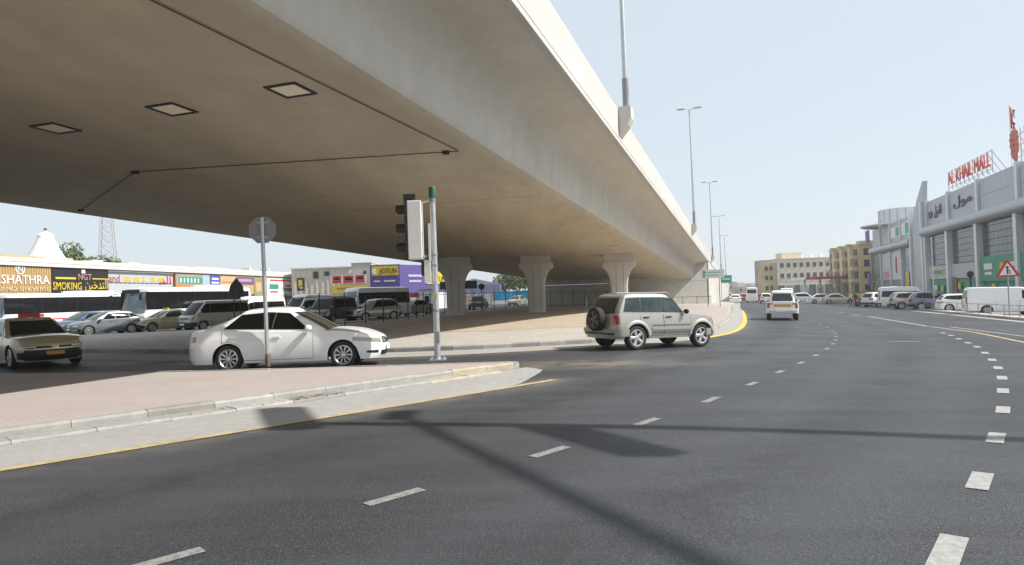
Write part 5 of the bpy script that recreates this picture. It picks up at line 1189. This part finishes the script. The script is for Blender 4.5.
g1 = mbox(-8, 11.6, .12, .3, 2.7, 5.6, 'shop_sign', MGRN); lettering('LULU', 1.0, SW, g1, (-9.2+0, SG_*.36, 4.4), (R(90), 0, math.pi if SG_ > 0 else 0), .05) if False else None
for u, z, w_, h_, m in ((9.0, 4.4, 2.6, .7, SW), (9.0, 3.6, 2.2, .35, SW), (5.0, 4.3, .9, .9, SY), (2.0, 4.5, 1.8, .5, SW)): mbox(u-w_/2, u+w_/2, .31, .36, z-h_/2, z+h_/2, 'sign_mark', m, g1)
for u, z, w_, h_, m in ((30.0, 4.2, 4.5, .5, MGRN), (27, 4.2, .9, .7, SY), (8, 2.1, 1, .6, SY), (6, 1.6, 1.2, .5, SW), (20, 2.2, 1, .9, SY), (30.5, 2.0, 1.2, .6, SW), (27.5, 1.5, 1, 1.4, SY)): mbox(u-w_/2, u+w_/2, .14, .2, z-h_/2, z+h_/2, 'sign_mark', m)
for u in (13.3, 22.2): mbox(u-.9, u+.9, -.0, .12, .2, 3.4, 'poster', mat('poster_mix', (.22, .12, .10), .6, noise=(1.2, .5), noise2=(.8, .8, (.10, .12, .2))))
tx_rot = (R(90), 0, math.pi if SG_ > 0 else 0)
AR_KHAIL = ''.join(map(chr, (0xFEDE, 0xFEF4, 0xFEA8, 0xFEDF, 0xFE8D))); AR_MALL = ''.join(map(chr, (0xFEDD, 0xFEEE, 0xFEE3)))
lettering(AR_KHAIL, 1.9, BLK, mall, (-28.6, SG_*.06, 12.9), tx_rot, .08, 3.2); lettering(AR_MALL, 1.7, BLK, mall, (-18.0, SG_*.06, 13.1), tx_rot, .08, 7.0); mbox(31.5, 33.2, .0, .06, 12.2, 13.2, 'letter', BLK)
# rear block
PL2 = [42.6, 50.5, 58.6, 66.8, 75]
for a, b in zip(PL2[:-1], PL2[1:]):
    tile(a+.25, b-.25, 4, 10.2, 13.8, 2, 'cladding_panel', ALU, -.1); tile(a+.3, b-.3, 5, 3.2, 8.7, 4, 'glass_pane', mat('mall_glass_pale', (.20, .235, .25), .15, noise=(.4, .15)), -.15, .06, .06)
    mbox(a+.25, b-.25, -.3, -.22, 3.1, 8.8, 'mullion_backing', GREY); tile(a+.3, b-.3, 3, 0, 3.0, 1, 'shop_panel', mat('shop_dark', (.16, .17, .18), .4, noise=(1, .4)), -.1, .1, .08)
    mbox(a-.2, a+.2, -.3, .3, 0, 14.0, 'pillar', ALU2)
MB().tube([(-42.6, SG_*.2, 9.4), (-75.2, SG_*.2, 9.4)], .7, 14).build('round_fascia', TUBE, mall, 40)
for (a, b, z0, z1, m) in ((44, 50, 10.9, 13.0, SW), (51, 58, 10.9, 12.8, SW), (44.2, 47, 11.1, 12.8, C_('teal', (.05, .35, .27))), (51.3, 54, 11.1, 12.6, C_('teal', (.05, .35, .27)))): 
    mbox(a, b, .0+(.08 if m is not SW else 0), .06+(.08 if m is not SW else 0), z0, z1, 'sign_mark', m)
for (a, b, z0, z1, m) in ((51.0, 58.0, 3.4, 8.4, C_('posterwhite', (.6, .58, .55))), (59.2, 66, 3.4, 8.4, C_('posterpale', (.52, .52, .54))), (54.2, 55.2, 4.6, 7.4, SR), (46, 48, 1.2, 4.5, SY), (43.5, 45.5, 2.5, 4.2, SB), (61, 65, 3.6, 5, SPK)):
    w_ = .05 if (b-a) > 6 else .12; mbox(a, b, w_-.05, w_+.01, z0, z1, 'poster', m)
MGT = mat('corner_glass', (.03, .10, .12), .08, spec=.6); tile(75.1, 79, 3, .2, 9.3, 6, 'glass_pane', MGT, -.4, .06, .06)
for z in (2.4, 11.4): mbox(76, 79.4, .3, .5, z, z+2.6, 'banner', C_('violetsign', (.10, .06, .25)))
# drum and disc canopy on the rear block
MB().lathe([(6.6, 13.6), (6.9, 13.75), (6.9, 13.95), (4.9, 14.2)], 36, c=(-64.5, -SG_*3.0, 0)).build('disc_canopy', ALU2, mall, 40)
drum = MB().lathe([(4.9, 14.0), (4.9, 16.6), (4.8, 16.7), (.01, 16.75)], 40, c=(-63, -SG_*4.0, 0)).build('drum', ALU2, mall, 30)
for k in range(22):
    a = 2*math.pi*k/22; MB().box((-63+4.92*math.cos(a), -SG_*4.0+4.92*math.sin(a), 15.3), (.1, .1, 2.6)).build('drum_rib', GREY, drum)
# slanted fin tower
fin = [(34.6, 0), (41.4, 0), (41.2, 11.0), (39.9, 13.2), (38.0, 15.4), (36.0, 16.8), (34.2, 18.0), (33.9, 18.0), (34.4, 16.0), (34.6, 13.0)]
MB().prism([(-u, z) for u, z in fin], -.2, .45, 0, Matrix.Rotation(R(90), 4, 'X')).build('fin_tower', ALU, mall)
mbox(34.4, 42.5, -8, -.6, 0, 12.9, 'link_block', mat('block_grey', (.34, .35, .36), .7))
for u in (35.1, 41.8): mbox(u-.3, u+.3, -.55, .75, 0, 14.2 if u > 40 else 15.0, 'pillar', ALU2)
for k in range(7): mbox(35.6, 41.4, .21, .27, 1+k*1.9, 1.06+k*1.9, 'panel_joint', GREY)
for z in (8.2, 9.6, 11.0, 12.4): mbox(37.3, 39.3, .28, .34, z, z+1.0, 'sign_mark', C_('teal', (.05, .35, .27)))
# roof sign: red letters on a scaffold
RED2 = mat('roof_letters', (.58, .05, .02), .5); rs = empty('roof_sign', MA+mu*15.2+Vector((0, 0, 15.0)), MROT, label='red AL KHAIL MALL roof letters on scaffold above the mall', cat='sign')
lettering('AL KHAIL MALL', 2.3, RED2, rs, (0, SG_*.1, 1.55), tx_rot, .1, 15.5)
sc = MB()
for k in range(11):
    x = -8+k*1.6; sc.bar((x, 0, 0), (x, 0, 2.6), .07); sc.bar((x, 0, 2.4), (x, -SG_*1.5, 0), .06)
for z in (.4, 1.5, 2.5): sc.bar((-8, -SG_*.05, z), (8, -SG_*.05, z), .07)
sc.build('scaffold', GALV, rs)
# orange crest with a ragged mane, on its own scaffold
cr_p = at(1015, 163, 73.5); crest = empty('roof_crest', (float(cr_p[0]), 73.5, 13.6), MROT, label='orange lion head emblem standing on the mall roof', cat='sign')
pts = [(-.35, 0), (-.1, .6), (.45, 1.0), (.8, 1.5), (.7, 2.0), (1.0, 2.3), (.85, 2.7), (1.05, 3.1), (.8, 3.3), (.85, 3.7), (.5, 3.75), (.3, 4.1), (0, 3.9), (-.35, 4.15), (-.5, 3.8), (-.85, 3.75), (-.85, 3.35), (-1.1, 3.1), (-.9, 2.8), (-1.1, 2.3), (-.85, 2.1), (-.95, 1.5), (-.6, 1.3), (-.55, .7)]
MB().prism([(-x*1.05 if SG_ < 0 else x*1.05, y) for x, y in pts], -.08, .08, 0, Matrix.Rotation(R(90), 4, 'X')).build('lion_head', mat('crest_orange', (.50, .10, .03), .5), crest)
for x, z, w_, h_ in ((-.3, 2.9, .3, .14), (.3, 2.9, .3, .14), (0, 2.3, .28, .3), (.05, 1.7, .6, .12)): MB().box((x, SG_*.1, z), (w_, .05, h_)).build('lion_feature', mat('crest_dark', (.25, .04, .015), .6), crest)
sc = MB()
for x in (-.7, .9, 1.9): sc.bar((x, -SG_*.3, 0), (x, -SG_*.3, 4.0), .07); sc.bar((x, -SG_*.3, 3), (x, -SG_*2, 0), .06)
for z in (1.0, 2.2, 3.4): sc.bar((-.7, -SG_*.3, z), (1.9, -SG_*.3, z), .06)
sc.build('scaffold', GALV, crest)
# flag
fp_ = at(1010, 126, 76); fl_ = empty('flag', (float(fp_[0]), 76, 13.5), 0, label='hanging red, green, white and black flag above the mall', cat='flag')
MB().tube([(0, 0, 0), (0, 0, 7.4)], .05, 6).build('flagpole', WHITE, fl_)
fz = 7.3
for nm, (x0, x1, z0, z1), m in (('red_band', (0, .28, -2.4, 0), SR), ('green_band', (.28, .62, -.9, -.15), SG), ('white_band', (.28, .6, -1.6, -.9), SW), ('black_band', (.28, .58, -2.4, -1.6), SBK)):
    MB().quadgrid([[(lerp(x0, x1, i/5), .09*math.sin(9*lerp(x0, x1, i/5)+j), fz+lerp(z0, z1, j/5)-.5*lerp(x0, x1, i/5)) for j in range(6)] for i in range(6)]).build(nm, m, fl_, 80)

# ================================================================== RIGHT: HOUSES FAR DOWN THE ROAD
def window_grid(parent, xs, zs, y, w, h, m=None, frame=True):
    wm = MB().box((0, 0, 0), (w, .06, h)).mesh('window', m or GLS); sm = MB().box((0, 0, 0), (w+.2, .16, .1)).mesh('sill', CAP)
    for x in xs:
        for z in zs: o_ = link('window', wm, parent, (x, y, z)); link('sill', sm, o_, (0, -.05, -h/2-.06))
OCH = mat('ochre_render', (.50, .39, .20), .85, noise=(.3, .08)); OCH2 = mat('ochre_pale', (.58, .48, .29), .85, noise=(.3, .06)); CRE = mat('cream_render', (.74, .67, .54), .85, noise=(.2, .05))
A = at(840, 290, 170); Bp = at(860, 290, 150); 
apt = empty('apartment_block', (float(Bp[0]), 150, -1.4), 0, label='ochre four-storey apartment block with balconies left of the mall', cat='building')
apt.scale = (1, 1, .93); dirl = Vector((float(A[0]-Bp[0]), 25, 0)); Ll = dirl.length; rl = math.atan2(dirl.y, dirl.x)
Ms = Matrix.Rotation(rl, 4, 'Z')
MB().box((Ll/2, -4.8, 6.1), (Ll, 9.4, 12.2), 0, Ms).build('wall', OCH, apt); MB().box((Ll/2, -4.8, 12.35), (Ll+.4, 9.8, .3), 0, Ms).build('parapet', OCH2, apt); MB().box((1.0, -4.9, 12.7), (2.4, 9.4, 1.0), 0, Ms).build('roof_house', OCH2, apt)
we = MB().box((0, 0, 0), (.06, 1.1, 1.6)).mesh('window', DKM)
for yy in (-1.6, -4.6, -7.4):
    for z in (2.2, 5.1, 7.9, 10.6): link('window', we, apt, Ms @ Vector((-.04, yy, z)), (0, 0, rl))
MB().box((-.15, -2.9, 6.1), (.3, .5, 12.1), 0, Ms).build('pilaster', OCH2, apt)
wm = MB().box((0, 0, 0), (2.8, .06, 1.9)).mesh('window', DKM); bm_ = MB().box((0, -.6, -1.0), (3.4, 1.3, .8)).mesh('balcony', OCH2)
sd2 = -1 if (Ms @ Vector((0, 1, 0))).x > 0 else 1
for i in range(4):
    for z in (2.0, 4.9, 7.7, 10.4):
        u = 2.4+i*(Ll-4.5)/3; p = Ms @ Vector((u, .04, z)); o_ = link('window', wm, apt, p, (0, 0, rl+math.pi))
        if z > 3: link('balcony', bm_, apt, Ms @ Vector((u, .0, z)), (0, 0, rl+math.pi))
for i in range(3):
    uc = 2.4+(i+.5)*(Ll-4.5)/3; MB().box((uc, -1.8, 6.2), (2.0, 4.6, 12.4), 0, Ms).build('stair_tower', OCH2, apt); MB().prism([(uc-1.2, -4.3), (uc+1.2, -4.3), (uc+1.2, .9), (uc-1.2, .9)], 12.45, 12.8, 0, Ms).build('tower_cap', OCH, apt)
MB().box((-.5, -4.6, 1.6), (1.0, 7, .3), 0, Ms).build('canopy', C_('brownred', (.25, .08, .05)), apt)
A = at(778, 290, 205); Bp = at(840, 290, 205); aw_ = float(Bp[0]-A[0])
far_ = empty('apartment_block', (float(A[0]), 205, -1.4), 0, label='cream three-storey block with rows of small windows behind the pickup', cat='building')
MB().box((aw_/2, 7, 5.4), (aw_, 14, 10.8)).build('front_wall', CRE, far_); MB().box((aw_/2, 7, 10.95), (aw_+.5, 14.5, .35)).build('parapet', OCH2, far_)
window_grid(far_, [aw_*(.08+.105*i) for i in range(9)], (6.0, 9.1), -.04, 1.1, 1.4, mat('window_brown', (.06, .045, .035), .2)); MB().box((aw_*.3, 5, 12), (6, 5, 2.0)).build('roof_house', CRE, far_)
for k in range(3): MB().lathe([(.001, 12.2), (.6, 12.1), (.6, 11), (.001, 11)], 10, c=(aw_*.5+k*3, 5, 0)).build('water_tank', WHITE, far_)
A2 = at(768, 290, 200); MB().box((float(A2[0]-A[0])/2, 1.6, 5.0), (float(A[0]-A2[0])-.1, 2.6, 10.0)).build('side_wing', OCH, far_)
for i in range(2):
    for z in (2.5, 5.5, 8.3): MB().box((float(A2[0]-A[0])/2-.7+i*1.4, .28, z), (.8, .1, 1.3)).build('window', DKM, far_)
for k in range(8): MB().box((aw_*(.06+.125*k), -.05, 1.6), (aw_*.1, .1, 3)).build('shopfront', mat('shop_mix%d' % (k % 4), ((.06, .07, .08), (.3, .28, .25), (.12, .1, .09), (.35, .36, .36))[k % 4], .4), far_)
# petrol station canopy
A = at(806, 285, 160); Bp = at(846, 285, 160); cw = float(Bp[0]-A[0]); cn = empty('station_canopy', (float(A[0]+Bp[0])/2, 160, -1.4), label='long canopy with red edge before the cream block', cat='canopy')
MB().box((0, 4, 4.5), (cw, 8, .5)).build('roof', WHITE, cn); MB().box((0, -.03, 4.55), (cw+.1, .1, .55)).build('red_edge', SR, cn)
for x in (-cw*.4, 0, cw*.4): MB().box((x, 3, 2.2), (.4, .4, 4.3)).build('column', WHITE, cn)
for x in (-cw*.35, -cw*.1, cw*.2): MB().box((x, 1, 1.1), (1.0, .5, 2.2)).build('pump', GREY, cn)
A = at(765, 285, 235); gt = empty('glass_tower', (float(A[0]), 235, -1.4), label='slim blue-grey tower left of the cream block', cat='building'); MB().box((0, 3, 6), (2.4, 6, 12)).build('wall', mat('tower_grey', (.16, .18, .21), .3), gt)
for k in range(5): MB().box((0, -.02, 1.5+k*2.3), (2.0, .06, 1.4)).build('window', GLS, gt)
# hedges of low walls and shops that close the far end of the road
for i, (x0, x1, Y, h, c, lb) in enumerate(((846, 872, 190, 5.5, (.45, .40, .33), 'low beige shops between the ochre block and the far row'), (738, 770, 330, 6, (.5, .49, .47), 'pale low buildings where the road meets the sky'), (640, 745, 420, 9, (.45, .44, .42), 'distant pale blocks beyond the ramp'))):
    A = at(x0, 290, Y); Bp = at(x1, 290, Y); w_ = float(Bp[0]-A[0]); e = empty('low_building', (float(A[0]+Bp[0])/2, Y, -1.4), label=lb, cat='building', group='low buildings far down the road'); rem = -w_/2; k = 0
    while rem < w_/2-1:
        bw = min(random.uniform(5, 12), w_/2-rem); hh = h*random.uniform(.55, 1); MB().box((rem+bw/2, 4+(k % 3)*.4, hh/2), (bw-.05, 8, hh)).build('wall', mat('far_wall%d' % (k % 3), tuple(q*(.85+.15*(k % 3)) for q in c), .9), e)
        for q in range(max(1, int(bw/3))): MB().box((rem+1.4+q*2.8, -.1+(k % 3)*.4, hh*.5), (1.2, .3, 1.2)).build('window', DKM, e)
        rem += bw; k += 1
# warning triangle on the kerb strip
P = at(1009.5, 310, 42); ws = empty('warning_sign', (float(P[0]), 42, gz(P[0])+.14), R(-30), label='red-bordered warning triangle on a grey post before the panel van', cat='sign')
MB().tube([(0, .04, 0), (0, .04, 3.3)], .04, 8).build('post', GREY, ws, 40)
Mx = Matrix.Translation((0, 0, 2.85)) @ Matrix.Rotation(R(90), 4, 'X')
MB().prism([(-.6, -.42), (.6, -.42), (.62, -.38), (.04, .62), (-.04, .62), (-.62, -.38)], -.008, .008, 0, Mx).build('sign_plate', SR, ws); MB().prism([(-.43, -.32), (.43, -.32), (0, .44)], .009, .014, 0, Mx).build('sign_field', SW, ws)
s_ = MB(); s_.prism([(-.05, -.26), (.03, -.26), (.03, .12), (.10, .12), (-.01, .26), (-.12, .12), (-.05, .12)], .0145, .018, 0, Mx); s_.prism([(.08, -.26), (.13, -.26), (.13, -.05), (.04, .06), (.04, -.02), (.08, -.08)], .0145, .018, 0, Mx); s_.build('arrow_symbol', BLK, ws)
# globe lantern and a steel pole in the lot
P = at(971.5, 300, 64); ln = empty('lantern', (float(P[0]), 64, gz(P[0])), label='dark globe lantern on a post behind the white hatchback', cat='lamp')
MB().tube([(0, 0, 0), (0, 0, 3.0)], .07, 8).build('post', DKM, ln); MB().lathe([(.001, 3.65), (.2, 3.6), (.32, 3.35), (.2, 3.08), (.1, 3.0), (.001, 3.0)], 14).build('globe', DKM, ln, 60)
P = at(934, 300, 60); pl = empty('steel_pole', (float(P[0]), 60, gz(P[0])), label='thin steel pole with grey box beside the slate crossover', cat='pole'); MB().tube([(0, 0, 0), (0, 0, 6.5)], .06, 8).build('shaft', GALV, pl); MB().box((0, -.1, 1.6), (.3, .2, .5)).build('box', GREY, pl)
# low guard rail along the kerb strip
gr_pts = resample(offset(rk, .55)[1:4], 2.4); g0_ = gr_pts[0]; gr = empty('guard_rail', (g0_.x, g0_.y, gz(g0_.x)+.14), label='low grey tube rail along the kerb strip before the parked vehicles', cat='railing')
G0 = Vector(gr.location)
for a, b in zip(gr_pts[:-1], gr_pts[1:]):
    pa, pb = Vector((a.x, a.y, gz(a.x)+.14))-G0, Vector((b.x, b.y, gz(b.x)+.14))-G0; MB().box(pa+Vector((0, 0, .35)), (.05, .05, .7)).build('post', GREY, gr); MB().bar(pa+Vector((0, 0, .68)), pb+Vector((0, 0, .68)), .045).build('rail', GREY, gr)

# ================================================================== PEOPLE
SKIN = mat('skin', (.30, .17, .10), .6); HAIR = mat('hair', (.012, .01, .009), .7); VEST = mat('hi_vis_yellow', (.62, .66, .03), .6); NAVY = mat('navy_cloth', (.03, .04, .08), .85); TROU = mat('trousers_grey', (.07, .075, .09), .85); STRIPE = mat('reflective_silver', (.7, .7, .68), .4)
def person(x, y, rz, label, shirt, trousers, vest=True, step=.12, armb=.1):
    e = empty('person', (x, y, gz(x)+.006), rz, label=label, cat='person', group='people beside the parked cars')
    V = [(0, 0, .95), (0, .0, 1.12), (0, 0, 1.35), (0, .0, 1.5), (0, .01, 1.56), (0, .03, 1.66), (0, .02, 1.74)]
    rad = [(.15, .11), (.14, .10), (.17, .11), (.07, .06), (.055, .055), (.085, .10), (.07, .08)]; E = [(i, i+1) for i in range(6)]
    for s_ in (-1, 1):
        b = len(V); V += [(s_*.10, 0, .88), (s_*.11, s_*step*.5+.03, .50), (s_*.11, s_*step, .09), (s_*.12, s_*step+.14, .045)]; rad += [(.095, .095), (.062, .065), (.045, .05), (.045, .04)]; E += [(0, b), (b, b+1), (b+1, b+2), (b+2, b+3)]
        b = len(V); V += [(s_*.20, 0, 1.42), (s_*.25, -.02, 1.16), (s_*.25, .08+armb*(s_ > 0), .95+armb*(s_ > 0)), (s_*.24, .12+armb*(s_ > 0)*1.4, .86+armb*1.2*(s_ > 0))]; rad += [(.065, .065), (.045, .045), (.034, .034), (.035, .02)]; E += [(2, b), (b, b+1), (b+1, b+2), (b+2, b+3)]
    me = bpy.data.meshes.new('body'); me.from_pydata(V, E, []); o_ = bpy.data.objects.new('body', me); COL.objects.link(o_)
    sk = o_.modifiers.new('s', 'SKIN'); sb_ = o_.modifiers.new('u', 'SUBSURF'); sb_.levels = 1; sb_.render_levels = 1
    for i, r_ in enumerate(rad): me.skin_vertices[0].data[i].radius = r_
    me.skin_vertices[0].data[0].use_root = True
    dg = bpy.context.evaluated_depsgraph_get(); m2 = bpy.data.meshes.new_from_object(o_.evaluated_get(dg)); bpy.data.objects.remove(o_)
    m2.materials.clear(); [m2.materials.append(q) for q in (SKIN, shirt, trousers, HAIR, BLK)]
    for p in m2.polygons:
        c = p.center; p.use_smooth = True
        p.material_index = 4 if c.z < .09 else 2 if c.z < .96 and abs(c.x) < .215 else (1 if (c.z < 1.51 and c.z > 1.0) else (3 if (c.z > 1.69 or (c.z > 1.58 and c.y < -.01)) else 0))
    link('body', m2, e)
    if vest:
        rows = []
        for z, a, b in ((1.0, .185, .15), (1.12, .18, .145), (1.3, .205, .15), (1.42, .21, .135), (1.49, .13, .09)):
            rows.append([(a*math.cos(t), b*math.sin(t), z) for t in [2*math.pi*k/20 for k in range(21)]])
        v_ = MB().quadgrid(rows).build('vest', VEST, e, 60)
        for z, a, b in ((1.1, .187, .152), (1.25, .205, .155)): MB().lathe([(1, -.025), (1, .025)], 20).build('reflective_band', STRIPE, v_).matrix_local = Matrix.Translation((0, 0, z)) @ Matrix.Diagonal((a, b, 1, 1))
    for s_ in (-1, 1):   # five fingers on each hand, eyes and nose on the head
        hx, hy, hz = s_*.24, .12+armb*(s_ > 0)*1.4, .86+armb*1.2*(s_ > 0); f_ = MB()
        for k, L_ in enumerate((.07, .078, .074, .06)): f_.tube([(hx, hy-.03+k*.02, hz-.02), (hx-s_*.006, hy-.03+k*.021, hz-.02-L_*.6), (hx-s_*.02, hy-.03+k*.021, hz-.02-L_)], [.009, .008, .006], 5)
        f_.tube([(hx, hy+.03, hz), (hx-s_*.01, hy+.055, hz-.03), (hx-s_*.012, hy+.06, hz-.055)], [.01, .009, .007], 5); f_.build('hand', SKIN, e, 60)
        MB().lathe([(.001, .01), (.011, .005), (.013, 0)], 8, 'y', (s_*.032, .115, 1.675)).build('eye', BLK, e)
    MB().tube([(0, .10, 1.69), (0, .145, 1.635)], [.008, .016], 6).build('nose', SKIN, e); MB().box((0, .118, 1.605), (.045, .01, .01)).build('mouth', mat('lips', (.25, .09, .07), .6), e)
for px, Y, rz, lb, sh, tr, vs in ((850.5, 80.5, 2.6, 'worker in yellow vest standing leftmost before the ochre block', NAVY, TROU, True), (855.5, 82, .6, 'person in dark clothes between the two yellow-vested workers', BLK, BLK, False), (860, 80, -2.2, 'worker in yellow vest beside the red hatchback', NAVY, NAVY, True), (943, 67.5, 1.0, 'person in dark clothes walking behind the white hatchback', BLK, NAVY, False), (920, 80, 1.8, 'person in grey trousers before the mall, behind the beige car', NAVY, TROU, False)):
    P = at(px, 300, Y); person(float(P[0]), float(P[1]), rz, lb, sh, tr, vs)
# ================================================================== AIR
hb_ = MB().box((0, 1100, 18), (3060, 2880, 44))
hm = bpy.data.materials.new('haze'); hm.use_nodes = True; hn = hm.node_tree.nodes; hn.remove(hn['Principled BSDF'])
pv = hn.new('ShaderNodeVolumePrincipled'); pv.inputs['Color'].default_value = (.93, .95, 1, 1); pv.inputs['Density'].default_value = .0006; pv.inputs['Anisotropy'].default_value = .2
hm.node_tree.links.new(pv.outputs[0], hn['Material Output'].inputs['Volume'])
hb_.build('haze', hm, kind='stuff')
